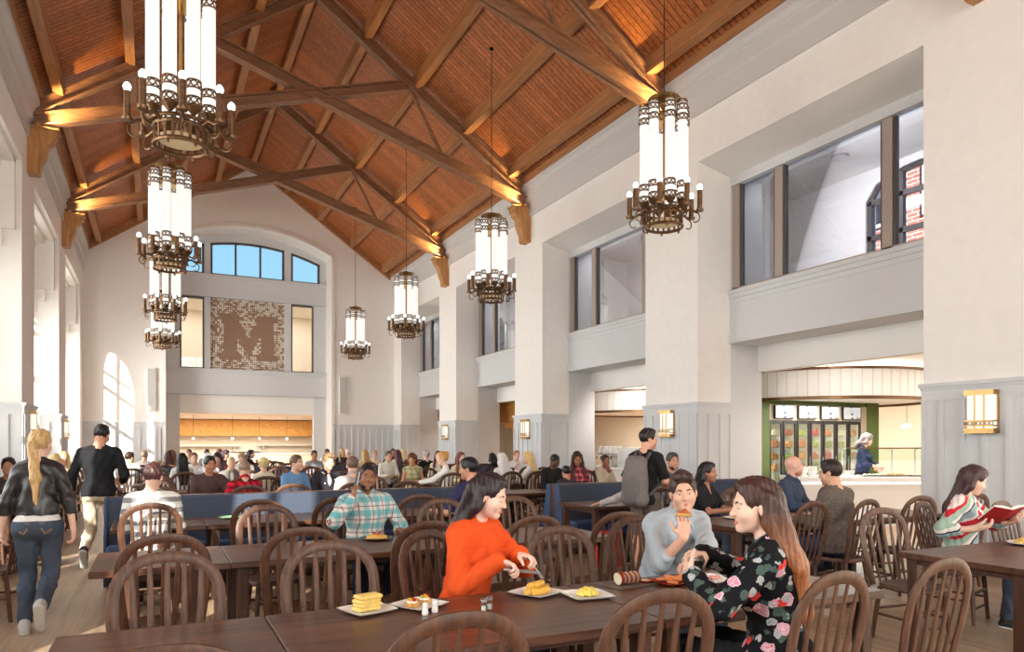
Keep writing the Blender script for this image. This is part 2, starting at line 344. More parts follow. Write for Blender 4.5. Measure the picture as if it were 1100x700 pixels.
# right wall: upper band, piers, splayed soffits
mb = MB()
mb.box(XR, 9.8, YN, YF, SOF, 8.75)
pc = [y for y in TY]
for y in pc: mb.box(XR, 9.8, y-PH, y+PH, 0, SOF)
mb.box(XR, 9.8, 28.26, YF, 0, SOF)
bays = [(TY[i]+PH, (TY[i+1]-PH) if i+1 < len(TY) else 28.26) for i in range(2, 6)]
for a, b in bays: mb.prism([(XR+.02, SOF), (9.8, SOF), (9.8, 6.62)], 'y', a, b)
mb.box(9.3, 9.8, YN, TY[2]-PH, 0, SOF)              # closed bays beside and behind the camera
mb.box(9.8, 10.6, YN, TY[2]-PH+.1, 0, 6.9)
struct(mb, 'wall_right', M['plaster'])

# grey pier linings, spandrels and headers of the right bays
n_tr = 0
def trim(mb, mat=None, smooth=False):
    global n_tr
    n_tr += 1
    return struct(mb, 'trim_%d' % n_tr, mat or M['panel_grey'], None, smooth)
for y0, y1 in [(y-PH, y+PH) for y in TY[2:]]+[(28.26, YF+.2)]:
    trim(MB().box(9.801, 10.6, y0, y1, 0, 6.63))
for a, b in bays:
    mb = MB()
    mb.box(9.78, 10.6, a, b, SPB, SPT-.05)
    mb.box(9.72, 10.6, a, b, SPT-.07, SPT)
    mb.box(9.75, 9.8, a, b, SPT-.15, SPT-.07)
    mb.box(9.765, 9.8, a, b, SPT-.24, SPT-.22)
    mb.box(9.75, 9.8, a, b, SPB, SPB+.14)
    mb.box(9.755, 9.8, a, b, SPB+.14, SPB+.16)
    trim(mb)
    trim(MB().box(10.5, 10.72, a, b, HDB, SPB), M['white_paint'])
    trim(MB().box(9.79, 9.95, a, b, 6.45, 6.64))

# battened wainscot of grey boards with a cap
def wains_run(mb, p0, p1, nrm, h=2.3, step=.26, ends=True):
    """boards on the wall line p0->p1 (2D), standing out along nrm"""
    p0, p1, n = Vector(p0), Vector(p1), Vector(nrm); d = (p1-p0); L = d.length; d.normalize()
    def slab(s0, s1, t0, t1, z0, z1):
        c = [p0+d*s0+n*t0, p0+d*s1+n*t0, p0+d*s1+n*t1, p0+d*s0+n*t1]
        mb.prism([(q.x, q.y) for q in c], 'z', z0, z1)
    slab(0, L, 0, .03, 0, h)
    slab(-.03, L+.03, 0, .075, h, h+.05); slab(-.015, L+.015, 0, .055, h-.03, h)
    slab(0, L, .03, .042, h-.17, h-.03); slab(0, L, .03, .05, 0, .16)
    k = max(1, round(L/step))
    for i in range(k+1):
        s = min(max(L*i/k, .03), L-.03); slab(s-.028, s+.028, .03, .056, .16, h-.17)
for y0, y1 in [(y-PH, y+PH) for y in TY[2:]]+[(28.26, YF)]:
    mb = MB(); wains_run(mb, (XR, y0-.03), (XR, y1), (-1, 0)); wains_run(mb, (XR-.03, y0), (9.8, y0), (0, -1)); trim(mb)
for y in TY[1:]:
    mb = MB(); wains_run(mb, (XL, y-PH-.03), (XL, y+PH), (1, 0)); wains_run(mb, (XL+.03, y-PH), (XL-.75, y-PH), (0, -1)); trim(mb)
mb = MB(); wains_run(mb, (XL, YF), (.3, YF), (0, -1)); trim(mb)
mb = MB(); wains_run(mb, (6.45, YF), (XR, YF), (0, -1)); trim(mb)

# stepped cornice with a wood edge board on both long walls
for s, x in ((-1, XR), (1, XL)):
    P = [(x, 7.63), (x+s*.05, 7.63), (x+s*.05, 7.98), (x+s*.1, 8.02), (x+s*.1, 8.2), (x+s*.13, 8.22), (x+s*.13, 8.27), (x+s*.2, 8.34), (x+s*.2, 8.46), (x, 8.46)]
    trim(MB().prism(P, 'y', YN, YF), M['cornice_grey'])
    trim(MB().box(min(x, x+s*.24), max(x, x+s*.24), YN, YF, 8.46, 8.62), M['beam_wood'])

# left wall: piers, upper band with stepped soffit, arched windows in the bays
WX = -3.0
mb = MB()
mb.box(WX, XL, YN, YF, 6.95, 8.75); mb.box(WX-.3, XL, YN-.3, TY[0]-PH, 0, 6.95)
for y in TY: mb.box(WX-.3, XL, y-PH, y+PH, 0, 6.95)
mb.box(WX-.3, XL, 28.26, YF, 0, 6.95)
lbays = [(TY[i]+PH, (TY[i+1]-PH) if i+1 < len(TY) else 28.26) for i in range(0, 6)]
def arch_z(u, zs, rise): return zs+rise*math.sqrt(max(0, 1-u*u))
LW = []
for i, (a, b) in enumerate(lbays):
    for k in range(3):                                       # stepped frame under the soffit
        mb.box(WX, XL-.1-.2*k, a, b, 6.95-.09*(k+1), 6.95-.09*k)
        mb.box(WX, XL-.1-.2*k, a, a+.07*(3-k)*.5, 5.6-.3*k, 6.95); mb.box(WX, XL-.1-.2*k, b-.07*(3-k)*.5, b, 5.6-.3*k, 6.95)
    if i < 1: mb.box(WX-.3, WX, a, b, 0, 6.95); continue  # unseen bay kept solid to keep the sun off the front tables
    c = (a+b)/2
    lights = [(c-1.95, c-1.2, 5.0, .25), (c-.95, c+.95, 5.3, .95), (c+1.2, c+1.95, 5.0, .25)]
    mb.box(WX-.3, WX, a, b, 0, 1.15)
    edges = [a]+[e for l in lights for e in l[:2]]+[b]
    for k in range(0, 8, 2): mb.box(WX-.3, WX, edges[k], edges[k+1], 1.15, 6.95)
    for (l0, l1, zs, rise) in lights:
        n = 14
        for k in range(n):
            u0, u1 = -1+2*k/n, -1+2*(k+1)/n
            ya, yb = l0+(l1-l0)*k/n, l0+(l1-l0)*(k+1)/n
            mb.prism([(ya, arch_z(u0, zs, rise)), (yb, arch_z(u1, zs, rise)), (yb, 6.95), (ya, 6.95)], 'x', WX-.3, WX)
    LW.append(lights)
struct(mb, 'wall_left', M['plaster'])
nw = 0
for lights in LW:
    nw += 1
    fr = MB()
    for (l0, l1, zs, rise) in lights:
        x0, x1 = WX-.22, WX-.14
        for yy in (l0+.03, l1-.03): fr.box(x0, x1, yy-.03, yy+.03, 1.15, zs)
        fr.box(x0, x1, l0, l1, 1.15, 1.22)
        z = 2.35
        while z < zs: fr.box(x0, x1, l0, l1, z-.05, z+.05); z += 1.2
        if l1-l0 > 1: fr.box(x0, x1, (l0+l1)/2-.045, (l0+l1)/2+.045, 1.15, zs+rise)
        fr.box(x0, x1, l0, l1, zs-.03, zs+.03)
        pts = [((x0+x1)/2, (l0+l1)/2+(l1-l0)/2*u, arch_z(u, zs, rise)-.02) for u in [-1+2*k/16 for k in range(17)]]
        fr.tube(pts, .035, 6)
    w = struct(fr, 'window_%d' % nw, M['window_frame'])
    pn = MB()
    for (l0, l1, zs, rise) in lights:
        pn.prism([(l0, 1.15), (l1, 1.15)]+[((l0+l1)/2+(l1-l0)/2*u, arch_z(u, zs, rise)) for u in [1-2*k/16 for k in range(17)]], 'x', WX-.185, WX-.175)
    pn.build('pane', M['clear'], w)

# far wall with a segmental arched recess
A0, A1 = .375, 6.375
def arch(x, hw=3.0, crown=9.83, spring=9.05):
    R = (hw*hw+(crown-spring)**2)/(2*(crown-spring)); u = x-XC
    return crown-R+math.sqrt(max(0, R*R-u*u))
Y2 = 30.2
mb = MB()
mb.prism([(XL-.8, 0), (A0, 0), (A0, deck(A0)+.1), (XL-.8, deck(XL-.8)+.1)], 'y', YF, Y2+.3)
mb.prism([(A1, 0), (10.72, 0), (10.72, deck(10.72)+.1), (A1, deck(A1)+.1)], 'y', YF, Y2+.3)
n = 24
for k in range(n):
    xa, xb = A0+6*k/n, A0+6*(k+1)/n
    mb.prism([(xa, arch(xa)), (xb, arch(xb)), (xb, deck(xb)+.1), (xa, deck(xa)+.1)], 'y', YF, Y2+.3)
struct(mb, 'wall_far', M['plaster'])
# moulded rim round the arch
mb = MB()
for (r0, r1, d) in ((.0, .1, .05), (.1, .16, .03)):
    for k in range(n):
        xa, xb = A0+6*k/n, A0+6*(k+1)/n
        mb.prism([(xa, arch(xa)+r0), (xb, arch(xb)+r0), (xb, arch(xb)+r1), (xa, arch(xa)+r1)], 'y', YF-d, YF)
    mb.box(A0-r1, A0-r0, YF-d, YF, 0, 9.05); mb.box(A1+r0, A1+r1, YF-d, YF, 0, 9.05)
trim(mb, M['plaster'])
# grey screen of frames, entablature and spandrel in the recess
mb = MB()
mb.box(A0, .87, Y2, Y2+.3, 0, 8.12); mb.box(5.88, A1, Y2, Y2+.3, 0, 8.12)
mb.box(A0, .95, Y2-.02, Y2+.02, 7.2, 8.12); mb.box(5.8, A1, Y2-.02, Y2+.02, 7.2, 8.12)
for xa, xb in ((1.73, 1.95), (4.72, 4.98)): mb.box(xa, xb, Y2+.01, Y2+.3, SPT, 9.47)
mb.box(A0, A1, Y2-.06, Y2+.3, 7.24, 8.0); mb.box(A0, A1, Y2-.16, Y2+.3, 8.0, 8.12); mb.box(A0, A1, Y2-.11, Y2, 7.9, 8.0); mb.box(A0, A1, Y2-.1, Y2, 7.24, 7.34)
mb.box(A0, A1, Y2-.12, Y2+.3, SPB, SPT-.06); mb.box(A0, A1, Y2-.18, Y2+.3, SPT-.06, SPT); mb.box(A0, A1, Y2-.15, Y2, SPB, SPB+.12); mb.box(A0, A1, Y2-.15, Y2, SPT-.2, SPT-.17)
wa = lambda x: arch(x, 3.0, 9.50, 8.85)
for k in range(n):
    xa, xb = A0+6*k/n, A0+6*(k+1)/n
    mb.prism([(xa, wa(xa)), (xb, wa(xb)), (xb, arch(xb)+.1), (xa, arch(xa)+.1)], 'y', Y2+.02, Y2+.25)
mb.box(A0, .62, Y2, Y2+.25, 8.1, 9.2); mb.box(6.13, A1, Y2, Y2+.25, 8.1, 9.2)
trim(mb)
trim(MB().box(A0+.49, A1-.49, Y2+.02, Y2+.24, 2.75, SPB), M['white_paint'])
# arched clerestory windows
for (xa, xb, bars) in ((.62, 1.73, 0), (1.95, 4.72, 2), (4.98, 6.13, 0)):
    nw += 1
    fr = MB(); y0, y1 = Y2+.06, Y2+.16
    fr.box(xa, xb, y0, y1, 8.12, 8.2)
    for xx in (xa+.04, xb-.04): fr.box(xx-.04, xx+.04, y0, y1, 8.12, wa(xx))
    for j in range(bars): xx = xa+(xb-xa)*(j+1)/(bars+1); fr.box(xx-.035, xx+.035, y0, y1, 8.12, wa(xx))
    for k in range(12):
        p, q = xa+(xb-xa)*k/12, xa+(xb-xa)*(k+1)/12
        fr.prism([(p, wa(p)-.08), (q, wa(q)-.08), (q, wa(q)), (p, wa(p))], 'y', y0, y1)
    w = struct(fr, 'window_%d' % nw, M['dark_frame'])
    m2 = MB(); m2.prism([(xa, 8.12), (xb, 8.12)]+[(xb+(xa-xb)*k/12, wa(xb+(xa-xb)*k/12)) for k in range(13)], 'y', Y2+.105, Y2+.115)
    m2.build('pane', M['glass'], w)
# gallery side lights
for xa, xb in ((.87, 1.73), (4.98, 5.88)):
    nw += 1
    fr = MB(); y0, y1 = Y2+.06, Y2+.16
    for xx in (xa+.03, xb-.03): fr.box(xx-.03, xx+.03, y0, y1, SPT, 7.24)
    fr.box(xa, xb, y0, y1, SPT, SPT+.06); fr.box(xa, xb, y0, y1, 7.16, 7.24)
    w = struct(fr, 'window_%d' % nw, M['dark_frame'])
    MB().box(xa, xb, Y2+.105, Y2+.115, SPT, 7.24).build('pane', M['glass'], w)
# rear wall behind the camera with a tall unseen window added for fill light
mb = MB()
mb.prism([(XL-.8, 0), (.6, 0), (.6, deck(.6)+.1), (XL-.8, deck(XL-.8)+.1)], 'y', YN-.3, YN)
mb.prism([(6.15, 0), (10.6, 0), (10.6, deck(10.6)+.1), (6.15, deck(6.15)+.1)], 'y', YN-.3, YN)
mb.prism([(.6, 9.4), (6.15, 9.4), (6.15, deck(6.15)+.1), (XC, deck(XC)+.1), (.6, deck(.6)+.1)], 'y', YN-.3, YN)
mb.box(.6, 6.15, YN-.3, YN, 0, 1.0)
struct(mb, 'wall_near', M['plaster'])
fr = MB(); nw += 1
for k in range(5): xx = .6+5.55*k/4; fr.box(xx-.06, xx+.06, YN-.2, YN-.1, 1, 9.4)
for k in range(7): zz = 1+8.4*k/6; fr.box(.6, 6.15, YN-.2, YN-.1, zz-.06, zz+.06)
w = struct(fr, 'window_%d' % nw, M['window_frame']); MB().box(.6, 6.15, YN-.155, YN-.145, 1, 9.4).build('pane', M['clear'], w)

# gable rake boards at the far wall
mb = MB()
mb.prism([(XL, deck(XL)-.3), (XC, deck(XC)-.3), (XC, deck(XC)), (XL, deck(XL))], 'y', YF-.14, YF)
mb.prism([(XC, deck(XC)-.3), (XR, deck(XR)-.3), (XR, deck(XR)), (XC, deck(XC))], 'y', YF-.14, YF)
trim(mb, M['beam_wood'])

# upper rooms behind the right windows
mb = MB()
mb.box(10.6, 12.4, YN, 31, 2.99+.3, 4.2); mb.box(10.6, 12.4, YN, 31, 6.73, 6.95)
struct(mb, 'floor_upper', M['white_paint'])
mb = MB(); cb = [((a+b)/2) for a, b in bays]
yy = [YN]+[e for c in cb for e in (c-1.05, c+1.05)]+[31]
for k in range(0, len(yy), 2): mb.box(12.1, 12.4, yy[k], yy[k+1], 4.2, 6.73)
for c in cb:
    mb.box(12.1, 12.4, c-1.05, c+1.05, 4.2, 4.75)
    for k in range(10):
        u0, u1 = -1+2*k/10, -1+2*(k+1)/10
        mb.prism([(c+1.05*u0, arch_z(u0, 6.15, .45)), (c+1.05*u1, arch_z(u1, 6.15, .45)), (c+1.05*u1, 6.73), (c+1.05*u0, 6.73)], 'x', 12.1, 12.4)
for y in TY[2:]: mb.box(11.3, 12.1, y-.2, y+.2, 4.2, 6.73)
mb.box(10.6, 12.4, 30.9, 31.2, 4.2, 6.73)
struct(mb, 'wall_upper', M['white_paint'])
for c in cb:
    nw += 1; fr = MB(); x0, x1 = 12.14, 12.24
    for d in (-1.0, -.36, .36, 1.0): fr.box(x0, x1, c+d-.045, c+d+.045, 4.75, 6.15+(.42 if abs(d) < .5 else 0))
    for z in (4.8, 5.45, 6.12): fr.box(x0, x1, c-1.05, c+1.05, z-.045, z+.045)
    fr.tube([((x0+x1)/2, c+1.03*u, arch_z(u, 6.12, .45)) for u in [-1+2*k/14 for k in range(15)]], .06, 6)
    w = struct(fr, 'window_%d' % nw, M['dark_frame'])
    MB().prism([(c-1.05, 4.75), (c+1.05, 4.75)]+[(c+1.05*u, arch_z(u, 6.15, .45)) for u in [1-2*k/14 for k in range(15)]], 'x', 12.185, 12.195).build('pane', M['glass_blue'], w)
# interior three-light windows over the spandrels
for i, (a, b) in enumerate(bays):
    nw += 1; c = (a+b)/2; fr = MB(); x0, x1 = 9.84, 9.96
    for y, wd in ((a+.09, .18), (c-1.05, .17), (c+1.05, .17), (b-.09, .18)): fr.box(x0, x1, y-wd/2, y+wd/2, SPT, 6.5)
    fr.box(x0, x1, a, b, SPT, SPT+.06)
    w = struct(fr, 'window_%d' % nw, M['window_frame'])
    st = MB()
    for (p, q) in ((a+.18, c-1.135), (c-.965, c+.965), (c+1.135, b-.18)):
        for y in (p+.02, q-.02): st.box(x0+.02, x1-.02, y-.02, y+.02, SPT+.06, 6.46)
    st.build('glazing_bead', M['dark_frame'], w)
    pn = MB().box(9.895, 9.905, a+.18, b-.18, SPT+.06, 6.46); pn.build('pane', M['glass_blue'] if i == 0 else M['glass'], w)

# brick building outside the right upper windows
mbk, nt, bb = new_mat('brick')
tc = N(nt, 'ShaderNodeTexCoord'); mp = N(nt, 'ShaderNodeMapping'); mp.inputs['Rotation'].default_value = (0, PI/2, 0)
sx = N(nt, 'ShaderNodeSeparateXYZ'); cx = N(nt, 'ShaderNodeCombineXYZ'); nt.links.new(tc.outputs['Object'], sx.inputs[0]); nt.links.new(sx.outputs['Y'], cx.inputs['X']); nt.links.new(sx.outputs['Z'], cx.inputs['Y'])
bk = N(nt, 'ShaderNodeTexBrick'); bk.inputs['Color1'].default_value = srgb(168, 92, 74); bk.inputs['Color2'].default_value = srgb(140, 72, 60); bk.inputs['Mortar'].default_value = srgb(190, 170, 160); bk.inputs['Scale'].default_value = 1; bk.inputs['Brick Width'].default_value = .45; bk.inputs['Row Height'].default_value = .16; bk.inputs['Mortar Size'].default_value = .015
nt.links.new(cx.outputs[0], bk.inputs['Vector']); nt.links.new(bk.outputs['Color'], bb.inputs['Base Color'])
bld = empty('street_building', 'red brick building with white windows seen through the upper arched window', 'building', (26, 17, 0))
mb = MB().box(0, 10, -12, 9, 0, 13); mb.box(-.15, 0, -12, 9, 12.2, 12.7); mb.build('wall', mbk, bld)
mb = MB(); mb.prism([(-12.4, 13), (9.4, 13), (7, 16), (-10, 16)], 'x', -.4, 10.4); mb.build('roof', plain('slate', srgb(90, 88, 92), .8), bld)
for zf in (4.2, 7.4, 10.3):
    for k in range(8):
        y = -10.6+2.6*k
        f = MB(); f.box(-.12, .02, y-.62, y+.62, zf-.1, zf+1.85); f.build('window', M['white_gloss'], bld)
        g = MB(); [g.box(-.14, -.1, y+dy-.24, y+dy+.24, zf+dz, zf+dz+.78) for dy in (-.28, .28) for dz in (.02, .88)]; g.build('glazing', M['black'], bld.children[-1])

# rooms beyond the openings: servery on the right, lounge at the far end, gallery above it
mb = MB(); mb.box(10.72, 20, YN, 46, 3.25, 3.29); mb.box(-6, 10.72, Y2+.3, 46, 2.85, 3.2)
struct(mb, 'ceiling_servery', M['white_paint'])
mb = MB(); mb.box(20, 20.2, YN, 46, 0, 3.3); mb.box(10.72, 20, YN, YN+.2, 0, 3.3)
mb.box(-6.2, 20, 41.4, 41.6, 0, 3.3); mb.box(-6.2, -6, Y2+.3, 41.5, 0, 3.3)
mb.box(-6.2, XL-.8, Y2, Y2+.3, 0, 3.3)
struct(mb, 'wall_servery', M['cream_paint'])
mb = MB(); mb.box(-1, 8, 33.8, 34, 3.2, 7.4); mb.box(-1, -.8, Y2+.3, 34, 3.2, 7.4); mb.box(7.8, 8, Y2+.3, 34, 3.2, 7.4); mb.box(-1, 8, Y2+.3, 34, 7.3, 7.4)
struct(mb, 'wall_gallery', M['cream_paint'])
# ------------------------------------------------------------------ roof timbers
def ibeam(mb, p0, p1, depth, width, fl=.03, web=.05):
    p0, p1 = Vector(p0), Vector(p1); d = (p1-p0).normalized(); u = Vector((0, 1, 0)).cross(d).normalized()
    mb.bar(p0, p1, web, depth, u)
    for s in (-1, 1): mb.bar(p0+u*(s*(depth/2-fl/2)), p1+u*(s*(depth/2-fl/2)), width, fl, u)
LB, RB, APZ = XL+.03, XR-.03, 8.20+.7*5.6
def tline(x): return 8.2+.7*(5.6-abs(x-XC))
place_t = ['second from the far wall', 'third from the far wall', 'fourth from the far wall']
truss0 = empty('roof_truss', 'brown scissor roof truss closest to the arched far wall', 'roof truss', (0, TY[5], 0), 0, 'scissor trusses')
for nm, p0, p1 in (('top_chord', (LB, 0, tline(LB)), (XC, 0, tline(XC))), ('top_chord', (XC, 0, tline(XC)), (RB, 0, tline(RB)))):
    mb = MB(); ibeam(mb, p0, p1, .24, .2); mb.build(nm, M['truss_brown'], truss0)
Q = 2.22
for nm, p0, p1 in (('bottom_chord', (LB, 0, 8.0), (XC+Q, 0, tline(XC+Q)-.14)), ('bottom_chord', (RB, 0, 8.0), (XC-Q, 0, tline(XC-Q)-.14))):
    mb = MB(); e = .013 if p0[0] < XC else -.013; ibeam(mb, (p0[0], e, p0[2]), (p1[0], e, p1[2]), .26-e*.5, .24, .03+e*.3); mb.build(nm, M['truss_brown'], truss0)
for s in (-1, 1):
    xs = XC+s*(Q+.95); zb = 8.0+(5.595-(Q+.95))*(tline(XC+Q)-.14-8.0)/(5.595+Q)
    mb = MB(); mb.bar((XC+s*(Q+.05), 0, tline(XC+Q)-.1), (xs, 0, zb+.1), .08, .07, (0, 1, 0)); mb.build('strut', M['truss_brown'], truss0)
for i, k in enumerate((4, 3, 2)):
    dup(truss0, (0, TY[k], 0), 0, 'brown scissor roof truss, %s' % place_t[i])
# purlins
pur = [3.375, 4.62, 5.9, 7.2, 8.49]
prng = ['along the ridge', 'first below the ridge', 'second below the ridge', 'third below the ridge', 'lowest, next to the cornice']
def purlin(x, lab):
    mb = MB(); z = deck(x)
    q = deck(x-.09)-.006; q2 = deck(x+.09)-.006
    P_ = [(x-.09, z-.26), (x+.09, z-.26), (x+.09, q2), (x-.09, q)]
    if abs(x-XC) < .01: P_.insert(3, (x, z-.006))
    mb.prism(P_, 'y', YN+.02, YF-.16)
    tag(mb.build('purlin', M['beam_wood']), lab, 'purlin', 'roof purlins')
for i, x in enumerate(pur):
    if i == 0: purlin(x, 'long wooden purlin %s of the boarded roof' % prng[i]); continue
    purlin(x, 'long wooden purlin %s on the window-side right roof slope' % prng[i])
    purlin(2*XC-x, 'long wooden purlin %s on the left roof slope' % prng[i])
# carved corbels under the truss ends, each with its uplight
def corbel(x, y, s, lab):
    """s=-1 stands out towards -x"""
    o = empty('corbel', lab, 'corbel', (x, y, 0), 0, 'carved corbels')
    P = [(0, 7.83), (.5, 7.83), (.5, 7.72), (.46, 7.70), (.44, 7.62), (.36, 7.55), (.32, 7.45), (.31, 7.34), (.25, 7.2), (.21, 7.12), (.21, 6.98), (.17, 6.94), (0, 6.94)]
    mb = MB(); mb.prism([(s*a, z) for a, z in P], 'y', -.15, .15); mb.build('mounting_bracket', M['corbel_wood'], o)
    mb = MB(); mb.prism([(s*a, z) for a, z in ((0, 7.83), (.54, 7.83), (.54, 7.88), (0, 7.88))], 'y', -.18, .18); mb.build('cap', M['corbel_wood'], o)
    mb = MB(); mb.lathe([(.035, 0), (.045, .05), (.04, .07)], (s*.2, -.24, 7.84), 10); mb.build('uplight', M['brass'], o)
    mb = MB(); mb.lathe([(.03, .071), (.0, .08)], (s*.2, -.24, 7.84), 10); mb.build('lens', M['bulb_glow'], o.children[-1])
    l = bpy.data.lights.new('uplight_beam', 'SPOT'); l.energy = 210; l.color = (1, .72, .32); l.spot_size = math.radians(85); l.spot_blend = .9; l.shadow_soft_size = .04
    lo = bpy.data.objects.new('uplight_beam', l); COL.objects.link(lo); lo.location = (x+s*.25, y-.3, 7.86)
    lo.rotation_euler = (Vector((s*.85, .3, .75))).to_track_quat('-Z', 'Y').to_euler()
cn = {5: 'closest to the arched far wall', 4: 'second from the arched far wall', 3: 'third from the arched far wall', 2: 'at the top edge above the reading woman'}
for k in (5, 4, 3, 2):
    corbel(XR, TY[k], -1, 'carved wooden corbel on the right wall, %s' % cn[k])
    if k > 2: corbel(XL, TY[k], 1, 'carved wooden corbel on the left wall, %s' % cn[k])

# ------------------------------------------------------------------ chandeliers
def make_chandelier(label):
    """origin at the lowest point of the basket; 1.95 m tall without its rod"""
    o = empty('chandelier', label, 'chandelier', (0, 0, 0), 0, 'bronze tube chandeliers')
    mb = MB(); mb.lathe([(.0, 1.93), (.05, 1.93), (.09, 1.9), (.23, 1.87), (.24, 1.85), (.2, 1.83), (.05, 1.8), (.04, 1.72), (0, 1.72)], n=20, caps=False)
    mb.build('canopy_dish', M['brass'], o, True)
    mb = MB(); mb.tube([(0, 0, .3), (0, 0, 1.75)], .02, 8); mb.lathe([(.15, 1.5), (.17, 1.5), (.17, 1.62), (.15, 1.62)], n=16); mb.lathe([(.12, .5), (.14, .5), (.14, .6), (.12, .6)], n=16)
    for k in range(8): a = PI/8+k*PI/4; mb.tube([(0, 0, 1.58), (.29*math.cos(a), .29*math.sin(a), 1.58)], .012, 5)
    mb.build('spine', M['brass'], o)
    mb = MB()                                                                     # slatted basket
    for z in (0.02, .2): mb.ring((0, 0, z), .26, .022, 24, 6)
    mb.ring((0, 0, .24), .3, .02, 24, 6)
    for k in range(20): a = 2*PI*k/20; mb.bar((.26*math.cos(a), .26*math.sin(a), .02), (.26*math.cos(a), .26*math.sin(a), .2), .03, .012, (math.cos(a), math.sin(a), 0))
    for k in range(6): a = 2*PI*k/6; mb.ball((.26*math.cos(a), .26*math.sin(a), -.015), .02, 6, 4)
    mb.build('basket', M['bronze_dark'], o)
    mb = MB(); mb.lathe([(0, .07), (.22, .07), (.22, .1), (0, .1)], n=20); mb.build('basket_lamp', M['basket_glow'], o)
    for k in range(8):
        a = PI/8+k*PI/4; c = (.29*math.cos(a), .29*math.sin(a), 0)
        mb = MB(); mb.lathe([(.066, .36), (.066, 1.72)], c, 12); t = mb.build('glass_tube', M['tube_glow'], o, True)
        for lower in (1, 0):
            mb = MB()
            for z0, z1 in (((.36, .44), (.53, .61)) if lower else ((1.48, 1.56), (1.62, 1.70))):
                for z in (z0, z1): mb.ring((c[0], c[1], z), .072, .009, 14, 4)
                for j in range(8):
                    q = 2*PI*j/8; nx, ny = math.cos(q), math.sin(q)
                    mb.ring((c[0]+.073*nx, c[1]+.073*ny, (z0+z1)/2), .027, .009, 8, 3, (nx, ny, 0))
            if lower: mb.lathe([(.02, .27), (.075, .34), (.075, .36)], c, 12)
            else:
                for j in range(8): q = 2*PI*j/8; mb.ring((c[0]+.066*math.cos(q), c[1]+.066*math.sin(q), 1.745), .02, .009, 7, 3, (math.cos(q), math.sin(q), 0))
            mb.build('filigree_band', M['bronze_dark'], t)
    for k in range(8):
        a = k*PI/4; ca, sa = math.cos(a), math.sin(a)
        mb = MB(); mb.tube([(.26*ca, .26*sa, .2), (.36*ca, .36*sa, .24), (.44*ca, .44*sa, .2), (.5*ca, .5*sa, .22)], .018, 6)
        mb.tube([(.44*ca+.06*math.cos(q)*ca, .44*sa+.06*math.cos(q)*sa, .12+.07*math.sin(q)) for q in [PI/2-k2*PI/5 for k2 in range(7)]], .01, 5)
        mb.lathe([(.05, .2), (.055, .23), (.036, .24), (.036, .5), (.03, .5)], (.5*ca, .5*sa, 0), 10)
        arm = mb.build('candle_arm', M['bronze_dark'], o, True)
        mb = MB(); mb.ball((.5*ca, .5*sa, .545), .04, 8, 6, (1, 1, 1.25)); mb.build('bulb', M['bulb_glow'], arm, True)
    return o
CH = [(6.6, 'right'), (.25, 'left')]
nth = ['second from the camera', 'third from the camera', 'closest to the far wall']
proto = None
for X, side in CH:
    for i, y in enumerate((8.35, 14.3, 20.25, 26.2)):
        lab = 'bronze chandelier of glowing glass tubes in the %s row, %s' % (side, ['largest and first from the camera'][0] if i == 0 else nth[i-1])
        if proto is None: proto = make_chandelier(lab); c = proto
        else: c = dup(proto, (0, 0, 0), 0, lab)
        c.location = (X, y, 4.68); c.rotation_euler.z = .2*i
        L = deck(X)-4.68
        mb = MB(); mb.tube([(0, 0, 1.9), (0, 0, L)], .008, 5); mb.lathe([(.05, L-.03), (.05, L)], n=10); r = mb.build('rod', M['cable'], c)
# ------------------------------------------------------------------ wall sconces
def make_sconce(lab):
    o = empty('wall_sconce', lab, 'wall light', (0, 0, 0), 0, 'brass wall sconces')
    # flat on the wall at x=0, standing out towards -x, 0.5 tall
    mb = MB(); mb.box(-.02, 0, -.17, .17, 0, .52); mb.build('back_plate', M['brass'], o)
    for k, y in enumerate((-.105, 0, .105)):
        mb = MB(); mb.lathe([(.058, .04), (.058, .49)], (-.055, y, 0), 12); mb.build('glass_tube', M['sconce_glow'], o, True)
    mb = MB()
    for z0, z1 in ((0, .06), (.46, .52)): MB().box(-.12, 0, -.175, .175, z0, z1).build('end_band', M['brass'], o)
    mb = MB()
    for z in (.09, .15): mb.box(-.122, -.02, -.172, .172, z-.008, z+.008)
    for j in range(7): mb.ring((-.12, -.15+.05*j, .12), .022, .006, 8, 3, (1, 0, 0))
    for y in (-.055, .055): mb.box(-.115, -.1, y-.006, y+.006, .06, .46)
    mb.build('filigree_band', M['brass'], o)
    return o
s0 = None
scl = {2: 'beside the reading woman', 3: 'on the pier behind the backpack man', 4: 'on the second pier from the far corner', 5: 'on the pier next to the far corner'}
for k in (2, 3, 4, 5):
    lab = 'brass sconce with three glowing tubes, right wall, %s' % scl[k]
    if s0 is None: s0 = make_sconce(lab); s = s0
    else: s = dup(s0, (0, 0, 0), 0, lab)
    s.location = (XR-.035, TY[k], 1.7)
for k, w in ((4, 'above the blonde walking woman'), (5, 'farther along, by the man in black')):
    dup(s0, (XL+.035, TY[k], 1.7), PI, 'brass sconce with glowing tubes on the left wall, %s' % w)
# column speakers on the far wall
M['grille'] = plain('grille', srgb(196, 194, 192), .7, noise=.08, nscale=300)
sp0 = None
for x, w in ((-.09, 'left'), (6.84, 'right')):
    o = empty('column_speaker', 'tall grey column loudspeaker on the far wall %s of the arch' % w, 'loudspeaker', (x, YF-.055, 2.75), 0, 'column speakers')
    MB().bevbox(-.16, .16, -.02, .05, 0, 1.55, .015).build('cabinet', M['white_paint'], o)
    MB().box(-.13, .13, -.028, -.018, .04, 1.51).build('grille', M['grille'], o)
